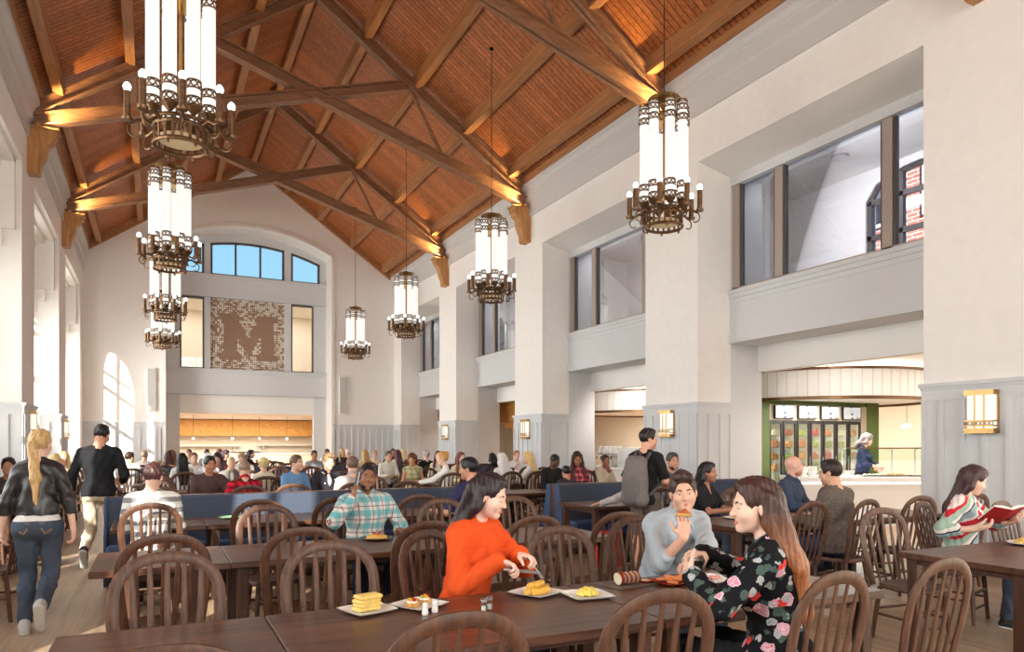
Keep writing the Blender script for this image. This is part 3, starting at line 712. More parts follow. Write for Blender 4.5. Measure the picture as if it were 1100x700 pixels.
# ------------------------------------------------------------------ mosaic with a block letter
o = empty('letter_mosaic', 'brown mosaic screen with pale squares forming a large block letter M', 'mosaic screen', (1.95, Y2+.1, SPT), 0)
W_, H_ = 2.77, 2.78
MB().box(0, W_, 0, .06, 0, H_).build('panel', plain('mosaic_brown', srgb(146, 112, 90), .6, noise=.1, nscale=20), o)
def in_m(u, v):
    """u across, v up, both 0..1"""
    if .12 < u < .4 and (.14 < v < .24 or .70 < v < .80): return u < .38 or v < .5
    if .62 < u < .9 and (.14 < v < .24 or .70 < v < .80): return True
    if .18 < u < .34 and .14 < v < .8: return True
    if .68 < u < .84 and .14 < v < .8: return True
    if .30 < u < .51 and abs(v-(.72-(u-.30)*1.9)) < .14: return True
    if .51 <= u < .72 and abs(v-(.32+(u-.51)*1.9)) < .14: return True
    return False
rg = random.Random(4); mb = MB(); NX = 34; c = W_/NX
for i in range(NX):
    for j in range(NX):
        u, v = (i+.5)/NX, (j+.5)/NX
        if in_m(u, v): s = rg.choice((.1, .14, .18, .22)) if rg.random() < .75 else .3
        else: s = rg.choice((.3, .55, .75, .9, .9)) if rg.random() < .85 else .2
        x, z = (i+.5)*c, (j+.5)*H_/NX; s *= c/2*.98
        mb.box(x-s, x+s, -.012, .0, z-s, z+s)
mb.build('lit_holes', plain('hole_light', srgb(222, 214, 200), .4), o)  # pale colour stands in for the bright room seen through holes

# ------------------------------------------------------------------ furniture
def make_table(w, d=.92, name='dining_table', lab=''):
    """origin at the floor, centre of the top"""
    o = empty(name, lab, 'table')
    mb = MB(); mb.bevbox(-w/2+.002, w/2-.002, -d/2, d/2, .715, .76, .006); mb.build('tabletop', M['table_wood'], o)
    ins = .085 if w > .9 else .21
    mb = MB(); a, b = w/2-ins, d/2-.12
    for y in (-b, b): mb.box(-a, a, y-.012, y+.012, .67, .715)
    for x in (-a, a): mb.box(x-.012, x+.012, -b, b, .67, .715)
    mb.build('apron', M['table_leg'], o)
    for sx in (-1, 1):
        for sy in (-1, 1):
            x, y = sx*(w/2-ins), sy*(d/2-.085)
            mb = MB(); mb.bevbox(x-.038, x+.038, y-.038, y+.038, 0, .715, .005); mb.build('leg', M['table_leg'], o)
    return o
def make_chair(lab):
    """bow-back chair, origin on the floor under the seat centre, sitter looks along +y"""
    o = empty('dining_chair', lab, 'chair')
    P = []
    for k in range(28):                                   # rounded shield seat
        a = 2*PI*k/28; c, s = math.cos(a), math.sin(a)
        x = .215*math.copysign(abs(c)**.6, c); y = .21*math.copysign(abs(s)**.6, s)
        P.append((x*(1+.06*(y/.21)), y+.01))
    mb = MB(); n = len(P)
    rings = [(.96, .415), (1, .425), (1, .445), (.97, .455), (.7, .448), (.3, .44)]
    vs = [(x*f, y*f, z) for f, z in rings for x, y in P]
    fs = [(i*n+j, i*n+(j+1) % n, (i+1)*n+(j+1) % n, (i+1)*n+j) for i in range(len(rings)-1) for j in range(n)]+[tuple(range(n))[::-1], tuple(range((len(rings)-1)*n, len(rings)*n))]
    mb.add(vs, fs); mb.build('seat', M['chair_wood'], o, True)
    for sx in (-1, 1):
        for y0, y1 in ((.155, .185), (-.15, -.2)):
            mb = MB(); mb.tube([(sx*.165, y0, .42), (sx*.18, (y0+y1)/2, .22), (sx*.195, y1, 0)], [.021, .019, .016], 8); mb.build('leg', M['chair_wood'], o, True)
    mb = MB()
    for z, in ((.2,),):
        for sx in (-1, 1): mb.tube([(sx*.18, .17, z), (sx*.18, -.175, z)], .011, 6)
        mb.tube([(-.18, .172, .27), (.18, .172, .27)], .012, 6); mb.tube([(-.18, -.172, .24), (.18, -.172, .24)], .011, 6)
        mb.tube([(-.18, .17, .13), (.18, .17, .13)], .011, 6)
    mb.build('stretcher', M['chair_wood'], o, True)
    lean = lambda z: -.185-(z-.44)*.19
    hp = []
    for z in (.43, .52, .62, .72, .80): hp.append((-.205-.035*min(1, (z-.43)/.3), lean(z), z))
    for k in range(1, 16):
        a = PI-PI*k/16; z = .80+.215*math.sin(a)**.85; hp.append((.24*math.copysign(abs(math.cos(a))**.85, math.cos(a)), lean(z), z))
    hp += [(-x, y, z) for x, y, z in hp[:5]][::-1]
    mb = MB(); mb.tube(hp, .031, 8, True, ((0, 1, .19), .42)); mb.build('back_bow', M['chair_wood'], o, True)
    for k in range(5):
        x = -.14+.07*k; xt = x*1.12; zt = .80+.215*max(0, 1-(abs(xt)/.24)**(2/.85))**(.85/2)-.005
        mb = MB(); mb.tube([(x*.95, lean(.44)+.01, .44), (x*1.02, lean(.6), .6), (x*1.06, lean(.72), .72), (xt, lean(zt), zt)], [.010, .017, .017, .011], 7, True, ((0, 1, .19), .5))
        mb.build('spindle', M['chair_wood'], o, True)
    return o

RY = [2.68+2.61*k for k in range(10)]                     # front edge of each table row
RY[2] -= .08; RY[6] -= .08
TD = .92
def w2c(x, y, z):
    c = .4446*x+.8957*y; u = .8957*x-.4446*y
    return 550+774*u/c, 476-(z-CAMH)*774/c, c
G1 = [(-.38, .47), (.47, 2.13), (2.13, 3.66)]
G2 = [(5.05, 6.7), (6.7, 8.36)]
G0 = [(-2.2, -1.42)]
rown = ['front table row', 'second table row', 'third table row', 'fourth table row', 'fifth table row', 'sixth table row', 'seventh table row', 'eighth table row', 'ninth table row', 'tenth table row']
tp = {}
def put_table(x0, x1, r, where):
    w = round(x1-x0, 2)
    lab = 'dark wooden table in the %s, %s' % (rown[r], where)
    if w not in tp: tp[w] = make_table(w, TD, 'dining_table', lab); t = tp[w]
    else: t = dup(tp[w], (0, 0, 0), 0, lab)
    t.location = ((x0+x1)/2, RY[r]+TD/2, 0); t['group'] = 'dark wooden dining tables'
for r in range(9):
    for i, (a, b) in enumerate(G1): put_table(a, b, r, 'centre block, ' + ('narrow one by the left aisle', 'middle one', 'one by the right aisle')[i])
    if r < 9:
        for i, (a, b) in enumerate(G2): put_table(a, b, r, 'right-hand block, ' + ('one by the aisle', 'one by the piers')[i])
for r in (2, 3, 4, 5, 6): put_table(*G0[0], r, 'small one by the left wall')

chair0 = None; NCH = [0]
def put_chair(x, y, h, lab):
    """h: heading of the sitter, degrees from +y towards +x"""
    global chair0
    if chair0 is None: chair0 = make_chair(lab); c = chair0
    else: c = dup(chair0, (0, 0, 0), 0, lab)
    c.location = (x, y, 0); c.rotation_euler = (0, 0, -math.radians(h)); c['group'] = 'bow-back dining chairs'
    NCH[0] += 1
    return c
rc = random.Random(11)
SX1 = [.05, .885, 1.715, 2.545, 3.3]
SX2 = [5.47, 6.3, 7.13, 7.96]
# seats taken out or set by hand, as (row, side, x index): near side of a row = 'n', far side = 'f'
skip = {(1, 'f', 0), (0, 'f', 2), (0, 'n', 4), (0, 'n', 3), (0, 'f', 4), (0, 'f', 3), (2, 'f', 0), (2, 'f', 1), (2, 'f', 2), (2, 'f', 3), (2, 'f', 4), (6, 'f', 0), (6, 'f', 1), (6, 'f', 2), (6, 'f', 3), (6, 'f', 4)}
NAMED = [(1, 'f', 1.70, 6.62, 180, 'the man on the phone'), (2, 'n', -.02, 7.62, 2, 'the man in the striped sweater'), (2, 'n', 3.28, 7.6, -18, 'the man in the navy tee'),
         (1, 'f', 5.8, 6.62, 162, 'the smiling woman in black'), (1, 'f', 7.25, 6.65, 160, 'the bald man'), (1, 'n', 6.15, 5.02, -8, 'the man in the mottled grey sweater'),
         (0, 'f', 6.5, 4.02, 165, 'the woman reading a book'), (2, 'n', 5.68, 7.45, 0, 'the hidden person with a grey sleeve')]
taken = [(r, sd, x) for r, sd, x, y, h, l, d in SIT]+[(r, sd, x) for r, sd, x, y, h, l in NAMED]
free = lambda r, sd, x: not any(q[0] == r and q[1] == sd and abs(q[2]-x) < .46 for q in taken)
for r in range(9):
    for side in 'nf':
        y = RY[r]-.24 if side == 'n' else RY[r]+TD+.11
        h = 0 if side == 'n' else 180
        nf = 'near' if side == 'n' else 'far'
        for i, x in enumerate(SX1):
            if (r, side, i) in skip or not free(r, side, x): continue
            put_chair(x+rc.uniform(-.03, .03), y+rc.uniform(-.03, .04)*(1 if side == 'f' else -1), h+rc.uniform(-5, 5),
                      'empty brown bow-back chair, %s, %s side, %s place from the left aisle' % (rown[r], nf, ORD[i]))
        for i, x in enumerate(SX2):
            if r == 0 and side == 'n': continue
            if r in (2, 6) and side == 'f': continue
            if r in (3, 7) and side == 'n': continue
            if not free(r, side, x): continue
            put_chair(x+rc.uniform(-.04, .04), y+rc.uniform(-.03, .04)*(1 if side == 'f' else -1), h+rc.uniform(-7, 7),
                      'empty brown bow-back chair, right block, %s, %s side, %s place from the aisle' % (rown[r], nf, ORD[i]))
for r, sd, x, y, h, l, d in SIT:
    if sd != 'b': put_chair(x, y+(-.02 if sd == 'n' else .02), h if abs(h) < 40 or h > 150 else (0 if sd == 'n' else 180), 'bow-back chair under the '+' '.join(l.split()[:12]))
for r, sd, x, y, h, l in NAMED: put_chair(x, y+(-.02 if sd == 'n' else .02), h, 'bow-back chair under '+l)
put_chair(1.65, 4.0, 152, 'reddish brown bow-back chair under the woman in orange')
put_chair(2.37, 3.80, 180, 'empty bow-back chair across the front table between orange woman and man')
put_chair(3.2, 4.14, 192, 'bow-back chair under the man eating pizza in light blue shirt')
put_chair(2.55, 2.40, -6, 'bow-back chair under the woman in the black floral top')
put_chair(3.32, 2.42, -4, 'turned empty bow-back chair at the right end of the front table')
for r in (2, 3, 4, 5, 6):
    if r != 5: put_chair(-1.75, RY[r]-.24, 0, 'bow-back chair at the small left wall table, %s, near side' % rown[r])
    if r not in (3, 5): put_chair(-1.75, RY[r]+TD+.2, 180, 'bow-back chair at the small left wall table, %s, far side' % rown[r])
put_chair(-1.75, 11.72, 178, 'chair of the dark-haired person beyond the walking woman')
put_chair(-1.62, 15.35, 0, 'chair of the first blonde woman by the left wall')
put_chair(-1.62, 16.94, 180, 'chair of the second blonde woman by the left wall')
put_chair(-1.3, 7.9, -80, 'bow-back chair in the left aisle beside the walking woman')

# upholstered benches with a wood core
def bench(x0, x1, y, double, lab, grp='blue upholstered benches'):
    """back line at y, seat towards -y; double adds a second bench behind it"""
    o = empty('booth_bench', lab, 'bench', (0, y, 0), 0, grp)
    def one(s, yo):
        P = [(yo, .14), (yo, .95), (yo-s*.02, .97), (yo-s*.1, .97), (yo-s*.12, .95), (yo-s*.2, .46), (yo-s*.2, .14)]
        mb = MB(); mb.prism(P, 'x', x0, x1); mb.build('backrest', M['fabric_blue'], o)
        mb = MB(); a, b = sorted((yo-s*.2, yo-s*.54)); mb.bevbox(x0, x1, a, b, .3, .46, .03); mb.build('seat_cushion', M['fabric_bright'], o)
        mb = MB(); a, b = sorted((yo-s*.12, yo-s*.5)); mb.box(x0+.02, x1-.02, a, b, 0, .3); mb.build('plinth', M['table_leg'], o)
        for xa in (x0-.03, x1): MB().prism([(yo+s*.0, 0), (yo, .97), (yo-s*.12, .97), (yo-s*.24, .4), (yo-s*.24, 0)], 'x', xa, xa+.03).build('end_panel', M['fabric_bright'], o)
    one(1, 0)
    mb = MB(); mb.prism([(0, 0), (0, .975), (.12, .975), (.12, 0)], 'x', x0-.02, x1+.02); mb.build('core_panel', M['table_wood'], o)
    if double: one(-1, .12)
    return o
bench(-.47, 4.1, 9.3, False, 'long blue upholstered bench behind the third centre table row')
bench(5.35, 8.9, 9.3, True, 'blue double booth bench with wooden core, behind the backpack man')
bench(-.47, 4.6, 19.74, False, 'far blue bench in the centre block, in front of the arch')
bench(5.35, 8.9, 19.74, True, 'far blue booth bench beside the pier at the right')
# ------------------------------------------------------------------ servery on the right
def arc_band(mb, c, R, z0, z1, a0, a1, n, th=.06):
    for k in range(n):
        t0, t1 = a0+(a1-a0)*k/n, a0+(a1-a0)*(k+1)/n
        q = [(c[0]+r*math.cos(t), c[1]+r*math.sin(t)) for r, t in ((R, t0), (R, t1), (R-th, t1), (R-th, t0))]
        mb.prism(q, 'z', z0, z1)
def drum(c, R, lab):
    o = empty('round_canopy', lab, 'canopy', (c[0], c[1], 0), 0, 'round slatted canopies')
    mb = MB(); arc_band(mb, (0, 0), R, 2.5, 3.02, 0, 2*PI, 72); mb.build('slatted_fascia', M['white_paint'], o)
    mb = MB()
    for k in range(72): a = 2*PI*k/72; mb.bar((R*math.cos(a), R*math.sin(a), 2.5), (R*math.cos(a), R*math.sin(a), 3.02), .012, .012, (math.cos(a), math.sin(a), 0))
    mb.build('batten', plain('batten_beige', srgb(214, 204, 188), .7), o)  # battens a beige tone darker than the fascia
    for z0, z1 in ((2.44, 2.5), (3.02, 3.07)): mb = MB(); arc_band(mb, (0, 0), R+.03, z0, z1, 0, 2*PI, 72, .12); mb.build('metal_rim', M['bronze_dark'], o)
    mb = MB(); mb.lathe([(0, 2.49), (R-.06, 2.49), (R-.06, 2.53), (0, 2.53)], n=48); mb.build('soffit', M['white_paint'], o)
    return o
drum((13.3, 11.35), 2.25, 'round canopy of cream slats with bronze rim above the drink coolers')
drum((13.5, 17.6), 2.3, 'round canopy of cream slats seen through the second opening')
# wood bulkheads
for (x0, x1, y0, y1, z0, z1, lab) in ((11.0, 11.3, 20.4, 29.5, 2.3, 3.2, 'orange wood ceiling bulkhead beyond the far right openings'),
                               (12.6, 12.9, 20.4, 26.0, 2.2, 2.6, 'lower wood band under the servery ceiling, second opening'),
                               (11.15, 11.9, 4.5, 7.25, 2.88, 3.22, 'wood ceiling panel end beside the round canopy'),
                               (-4, 11, 40.6, 41.0, 1.98, 2.8, 'wide orange wood band across the lounge past the arch')):
    tag(MB().box(x0, x1, y0, y1, z0, z1).build('wood_bulkhead', M['soffit_wood']), lab, 'bulkhead', 'wood bulkheads')
# green wall with seven glass-door coolers and four menu screens
GY = 11.0
gw = empty('cooler_wall', 'olive green wall frame holding the drink coolers and menu screens', 'wall unit', (0, GY, 0), 0)
mb = MB(); mb.box(10.75, 11.42, 0, .5, 0, 2.49); mb.box(14.42, 14.8, 0, .7, 0, 2.49); mb.box(11.42, 14.42, .05, .5, 2.4, 2.49); mb.build('green_panel', M['green'], gw)
mb = MB(); mb.box(11.42, 14.42, .06, .5, 2.07, 2.4); mb.box(14.25, 14.42, .02, .5, 0, 2.4); mb.build('surround', plain('taupe', srgb(178, 160, 142), .5), gw)
prod = [srgb(200, 120, 60), srgb(150, 170, 60), srgb(225, 225, 190), srgb(190, 60, 70), srgb(215, 150, 60), srgb(110, 140, 50), srgb(235, 235, 225), srgb(160, 70, 40)]
PM = [plain('produce_%d' % i, c, .5) for i, c in enumerate(prod)]
M['cooler_light'] = emit('cooler_light', (.84, 1, .55, 1), 1.3)
M['cooler_strip'] = emit('cooler_strip', (.95, 1, .85, 1), 16)
cool0 = None; rp = random.Random(3)
mb_names = ['packed with oranges', 'with pale salad tubs', 'with leafy greens', 'with green bottles over orange packs', 'with a bright pink row', 'with yellow green packs', 'with mixed jars, closest to the server']
for i in range(7):
    x0 = 11.44+i*.401; o = empty('drink_cooler', 'tall lit glass-door cooler %s, %s from the left' % (mb_names[i], ORD[i]), 'cooler', (x0, GY, 0), 0, 'drink coolers')
    mb = MB(); mb.box(0, .4, .5, .55, 0, 2.07); mb.box(0, .03, .06, .5, 0, 2.07); mb.box(.37, .4, .06, .5, 0, 2.07); mb.box(.03, .37, .06, .5, 2.0, 2.07); mb.box(.03, .37, .06, .5, 0, .25); mb.build('cabinet', M['black'], o)
    mb = MB(); mb.box(.031, .034, .07, .48, .25, 2.0); mb.box(.366, .369, .07, .48, .25, 2.0); mb.build('liner', M['white_paint'], o)
    MB().box(.04, .36, .485, .498, .25, 2.0).build('light_panel', M['cooler_light'], o); MB().box(.058, .074, .075, .095, .3, 1.98).build('light_strip', M['cooler_strip'], o)
    f = MB(); f.box(.01, .055, .03, .058, .25, 2.05); f.box(.345, .39, .03, .058, .25, 2.05); f.box(.055, .345, .03, .058, 2.0, 2.05); f.box(.055, .345, .03, .058, .25, .3)
    d = f.build('door', M['black'], o); MB().box(.055, .345, .04, .046, .3, 2.0).build('glass', M['clear'], d); MB().box(.36, .37, .0, .03, .9, 1.3).build('handle', M['steel'], d)
    for k in range(6):
        z = .5+.25*k; s = MB(); s.box(.035, .365, .12, .48, z-.012, z); sh = s.build('shelf', M['steel'], o)
        p = MB(); p.mi = 0; col = PM[(i*3+k*2+(i*k) % 3) % 8]
        for q in range(4): xx = .08+.08*q; h = rp.uniform(.1, .17); p.lathe([(.037, 0), (.037, h*.7), (.02, h*.85), (.02, h)], (xx, .13, z), 7)
        p.build('stocked_goods', PM[4] if (i, k) in ((0, 2), (0, 3)) else (PM[3] if (i, k) == (4, 3) else col), sh)
M['screen'] = emit('screen', (.93, .94, .93, 1), .34); M['navy'] = emit('navy', srgb(40, 60, 120), .4); M['gold'] = emit('gold', srgb(226, 190, 96), .4); M['pale_ink'] = emit('pale_ink', srgb(188, 200, 205), .4)
for i in range(4):
    x0 = 11.58+i*.685; o = empty('menu_screen', 'wall-mounted white menu screen with navy marks above the coolers, %s from the left' % ORD[i], 'screen', (x0, GY+.0, 2.1), 0, 'menu screens')
    MB().bevbox(0, .56, .0, .055, 0, .29+.0, .006).build('bezel', M['black'], o)
    MB().box(.015, .545, -.004, .0, .015, .275).build('display', M['screen'], o)
    d = o.children[-1]; mb = MB(); mb.box(.24, .3, -.007, -.004, .1, .13); mb.box(.27, .31, -.007, -.004, .125, .15); mb.box(.22, .27, -.007, -.004, .26, .275)
    for q in range(3): mb.box(.24+.03*q, .262+.03*q, -.007, -.004, .018, .045+(.015 if q == 1 else 0))
    for q in range(4): mb.box(.4+.035*q, .425+.035*q, -.007, -.004, .018, .038)
    mb.build('graphic', M['navy'], d)
    mb = MB(); mb.box(.39, .51, -.007, -.004, .045, .07); mb.box(.02, .06, -.007, -.004, .255, .272); mb.box(.205, .215, -.007, -.004, .12, .2); mb.build('graphic', M['gold'], d)
    mb = MB(); mb.tube([(.22, -.006, .15), (.235, -.006, .215), (.26, -.006, .19), (.29, -.006, .22), (.315, -.006, .19), (.31, -.006, .155), (.22, -.006, .15)], .006, 4)
    for q in range(5): mb.box(.05, .17, -.007, -.004, .1+.028*q, .106+.028*q); mb.box(.38, .5, -.007, -.004, .1+.028*q, .106+.028*q)
    mb.build('graphic', M['pale_ink'], d)
# oblique serving counter with a lit underside, sneeze guard and dishes
cnt = empty('serving_counter', 'white serving counter with lit front edge beyond the right opening', 'counter', (10.85, 9.7, 0), math.atan2(-.4446, .8957))
CW = 3.9
MB().box(0, CW, .12, .85, 0, .86).build('body', M['counter'], cnt)
MB().bevbox(-.04, CW+.04, 0, .95, .86, .95, .01).build('worktop', M['white_gloss'], cnt)
MB().box(.02, CW-.02, .1, .118, .82, .85).build('light_strip', emit('strip', (1, .97, .92, 1), 2.5), cnt)
def on_counter(a, b, z=.95):
    c, s = .8957, -.4446
    return (10.85+a*c-b*s, 9.7+a*s+b*c, z)
sg = empty('sneeze_guard', 'glass sneeze guard on steel posts over the serving counter', 'sneeze guard', on_counter(1.0, .45), math.atan2(-.4446, .8957))
for x in (0, .95, 1.4, 2.3): mb = MB(); mb.tube([(x, 0, 0), (x, 0, .5), (x, -.1, .53)], .014, 6); mb.build('post', M['steel_light'], sg)
mb = MB(); mb.box(-.02, 2.75, -.2, .2, .53, .542); mb.box(.0, 2.75, -.005, .005, .3, .52); mb.build('glass_shelf', glass('guard_glass', (.86, .95, .9, 1), .12), sg)
mb = MB(); mb.box(-.02, 2.75, -.21, -.19, .525, .55); mb.build('rail', M['brass'], sg)
M['porcelain'] = plain('porcelain', srgb(238, 236, 232), .2)
bowl_spots = [(.14, .3, 3), (.36, .32, 3), (.58, .28, 2), (.8, .3, 2), (1.03, .22, 1), (.3, .62, 2)]
for i, (a, b, k) in enumerate(bowl_spots):
    for q in range(k):
        mb = MB(); mb.lathe([(.05, 0), (.055, .008), (.086, .07), (.094, .108), (.09, .108), (.08, .07), (.048, .016), (0, .014)], n=16, caps=False)
        w = 'alone by the steel pan' if k == 1 else ('at the bottom of the %s stack', 'second in the %s stack', 'on top of the %s stack')[2 if q == k-1 else q] % ORD[i]
        ob = mb.build('bowl', M['porcelain'], None, True); x, y, z = on_counter(a, b, .951+.04*q); ob.location = (x, y, z)
        tag(ob, 'white porcelain bowl on the serving counter, %s' % w, 'bowl', 'bowls on the serving counter')
for i, a in enumerate((1.25, 1.7, 2.15, 2.6)):
    o = empty('food_pan', 'steel food pan with pale food under the sneeze guard, %s from the bowls' % ORD[i], 'food pan', on_counter(a, .1), math.atan2(-.4446, .8957), 'food pans')
    mb = MB(); mb.box(0, .4, 0, .26, 0, .03); mb.build('pan', M['steel'], o)
    mb = MB(); [mb.ball((.05+.06*j, .05+.05*((j*3) % 4), .035), .035, 6, 4, (1.2, 1, .6)) for j in range(6)]; mb.build('food', PM[[6, 4, 2, 6][i]], o, True)
o = empty('steel_worktable', 'steel prep table behind the server', 'worktable', (14.1, 9.9, 0), math.atan2(-.4446, .8957))
mb = MB(); mb.box(0, 1.4, 0, .5, .84, .9); mb.build('top', M['steel_light'], o)
mb = MB(); [mb.box(x, x+.04, y, y+.04, 0, .84) for x in (0.02, 1.34) for y in (.02, .44)]; mb.box(.02, 1.38, .02, .48, .2, .23); mb.build('frame', M['steel'], o)
# juice dispensers in the second opening
c2 = empty('side_counter', 'white counter with drink dispensers beyond the second opening', 'counter', (10.9, 14.3, 0), PI/2)
MB().box(0, 3.4, -.8, 0, 0, .88).build('body', M['counter'], c2); MB().bevbox(-.03, 3.43, -.83, .03, .88, .94, .01).build('worktop', M['white_gloss'], c2)
for i in range(2):
    o = empty('drink_dispenser', 'steel drink dispenser with two glass tanks, %s on the side counter' % ('left one' if i else 'right one'), 'drink dispenser', (11.1, 16.15+.5*i, .945), PI/2, 'drink dispensers')
    mb = MB(); mb.bevbox(0, .42, -.3, 0, .28, .34, .01); mb.box(0, .42, -.3, -.24, 0, .28); mb.box(0, .42, -.3, 0, 0, .03); mb.build('body', M['steel'], o)
    for k in range(2):
        t = MB(); t.bevbox(.02+.2*k, .18+.2*k, -.26, -.02, .34, .56, .02); t.build('tank', M['steel_light'], o)
        t = MB(); t.tube([(.1+.2*k, .0, .29), (.1+.2*k, .05, .26), (.1+.2*k, .05, .2)], .015, 6); t.build('tap', M['black'], o)
o = empty('display_case', 'grey drink machine cabinet on the side counter', 'cabinet', (11.05, 15.0, .945), PI/2)
MB().bevbox(0, .95, -.5, 0, 0, .52, .015).build('body', M['steel_light'], o); MB().box(.1, .85, .0, .012, .08, .45).build('panel', M['grille'], o)
gs = empty('sneeze_guard', 'small glass guard by the bench in the second opening', 'sneeze guard', (10.95, 14.35, .945), PI/2)
for x in (0, .55): mb = MB(); mb.tube([(x, 0, 0), (x, 0, .42)], .012, 6); mb.build('post', M['steel_light'], gs)
MB().box(-.05, .6, -.25, .2, .42, .43).build('glass_shelf', glass('guard_glass_b', (.86, .95, .9, 1), .12), gs)
# door in the servery back wall, pendant lamps, shelving
d = empty('panel_door', 'plain cream door in the servery back wall', 'door', (19.96, 28.5, 0), 0)
MB().box(-.03, .04, -.55, .55, 0, 2.2).build('leaf', M['cream_paint'], d); MB().box(-.05, .0, -.62, -.55, 0, 2.25).build('door_frame', M['white_paint'], d); MB().ball((-.07, .45, 1.0), .03).build('knob', M['steel'], d)
for i, (x, y) in enumerate(((14.9, 13.6), (16.4, 12.9), (17.5, 12.2))):
    o = empty('pendant_lamp', 'small cream dome pendant lamp behind the server, %s' % ORD[i], 'pendant lamp', (x, y, 1.95), 0, 'dome pendants')
    mb = MB(); mb.lathe([(.16, 0), (.15, .05), (.09, .12), (.03, .15), (0, .15)], n=16, caps=False); mb.build('shade', plain('taupe_shade', srgb(196, 180, 160), .5), o, True)
    mb = MB(); mb.tube([(0, 0, .15), (0, 0, 1.3)], .006, 5); mb.build('cord', M['cable'], o)
xs = [(1.55, 35.0), (3.2, 35.2), (4.35, 35), (5.6, 35.2), (.35, 35)]
for i, (x, y) in enumerate(xs):
    o = empty('pendant_lamp', 'tiny bare bulb pendant in the lounge past the arch, %s from the left' % ORD[(i+1) % 5], 'pendant lamp', (x, y, 1.8), 0, 'bulb pendants')
    mb = MB(); mb.ball((0, 0, 0), .055, 8, 6); mb.build('bulb', M['bulb_glow'], o, True)
    mb = MB(); mb.tube([(0, 0, .06), (0, 0, 1.05)], .008, 5); mb.build('cord', M['cable'], o)
for i, (x0, x1, z) in enumerate(((.2, 4.2, 1.42), (5.0, 8.5, 1.45), (3.3, 5.2, 1.15))):
    o = empty('wall_shelf', 'cream wall shelf on brackets in the lounge, %s' % ('under the first pendants', 'behind the far chairs', 'lowest one')[i], 'shelf', (x0, 41.4, z), 0, 'lounge shelves')
    MB().box(0, x1-x0, -.35, 0, 0, .05).build('board', M['white_paint'], o); mb = MB(); [mb.box(q, q+.05, -.3, 0, -.2, 0) for q in (.3, x1-x0-.4)]; mb.build('bracket', M['steel'], o)
o = empty('lounge_counter', 'pale counter along the lounge wall past the arch', 'counter', (-1, 39.6, 0), 0)
MB().box(0, 9, 0, .7, 0, 1.0).build('body', M['cream_paint'], o); MB().bevbox(-.03, 9.03, -.04, .74, 1.0, 1.06, .01).build('worktop', M['white_gloss'], o)
# disc lights in the upper rooms
for i, (x, y) in enumerate(((11.0, 8.95), (11.0, 14.6), (11.0, 20.6), (11.0, 26.4))):
    o = empty('ceiling_light', 'round ceiling downlight seen through the %s upper window' % ORD[i], 'ceiling light', (x, y, 6.73), 0, 'upper room downlights')
    mb = MB(); mb.lathe([(.14, -.05), (.15, -.05), (.15, 0), (.14, 0)], n=18); mb.build('rim', M['steel'], o)
    mb = MB(); mb.lathe([(0, -.045), (.14, -.045), (.14, -.02), (0, -.02)], n=18); mb.build('lens', emit('disc_%d' % i, (1, .95, .88, 1), 6), o)
# ------------------------------------------------------------------ organic bodies: blended limbs turned into one surface
def nets(f, org, res):
    s = f < 0
    cnt = np.zeros(tuple(n-1 for n in f.shape), np.int8)
    sl = (slice(None, -1), slice(1, None))
    for a in (0, 1):
        for b in (0, 1):
            for c in (0, 1): cnt += s[sl[a], sl[b], sl[c]]
    act = (cnt > 0) & (cnt < 8); idx = np.argwhere(act)
    vid = np.full(act.shape, -1, np.int32); vid[act] = np.arange(len(idx), dtype=np.int32)
    offs = [(a, b, c) for a in (0, 1) for b in (0, 1) for c in (0, 1)]
    val = np.stack([f[idx[:, 0]+o[0], idx[:, 1]+o[1], idx[:, 2]+o[2]] for o in offs], 1)
    acc = np.zeros((len(idx), 3)); n = np.zeros(len(idx))
    for i in range(8):
        for j in range(i+1, 8):
            d = np.array(offs[j])-np.array(offs[i])
            if abs(d).sum() != 1: continue
            v0, v1 = val[:, i], val[:, j]; cr = (v0 < 0) != (v1 < 0)
            t = np.where(cr, v0/np.where(cr, v0-v1, 1), 0)
            acc += cr[:, None]*(np.array(offs[i])[None]+t[:, None]*d[None]); n += cr
    V = (idx+acc/n[:, None])*res+np.array(org)[None]
    Q = []
    for ax in range(3):
        o1, o2 = [(1, 2), (2, 0), (0, 1)][ax]
        A = [slice(1, -1)]*3; B = [slice(1, -1)]*3; A[ax] = slice(0, -1); B[ax] = slice(1, None)
        sa, sb = s[tuple(A)], s[tuple(B)]
        for flip in (0, 1):
            e = np.argwhere((sa & ~sb) if not flip else (~sa & sb))
            if not len(e): continue
            e = e+np.array([0 if k == ax else 1 for k in range(3)])
            def cell(d1, d2):
                c = e.copy(); c[:, o1] += d1; c[:, o2] += d2; return vid[c[:, 0], c[:, 1], c[:, 2]]
            q = np.stack([cell(-1, -1), cell(0, -1), cell(0, 0), cell(-1, 0)], 1)
            Q.append(q[:, ::-1] if flip else q)
    return V, np.concatenate(Q) if Q else np.zeros((0, 4), int)

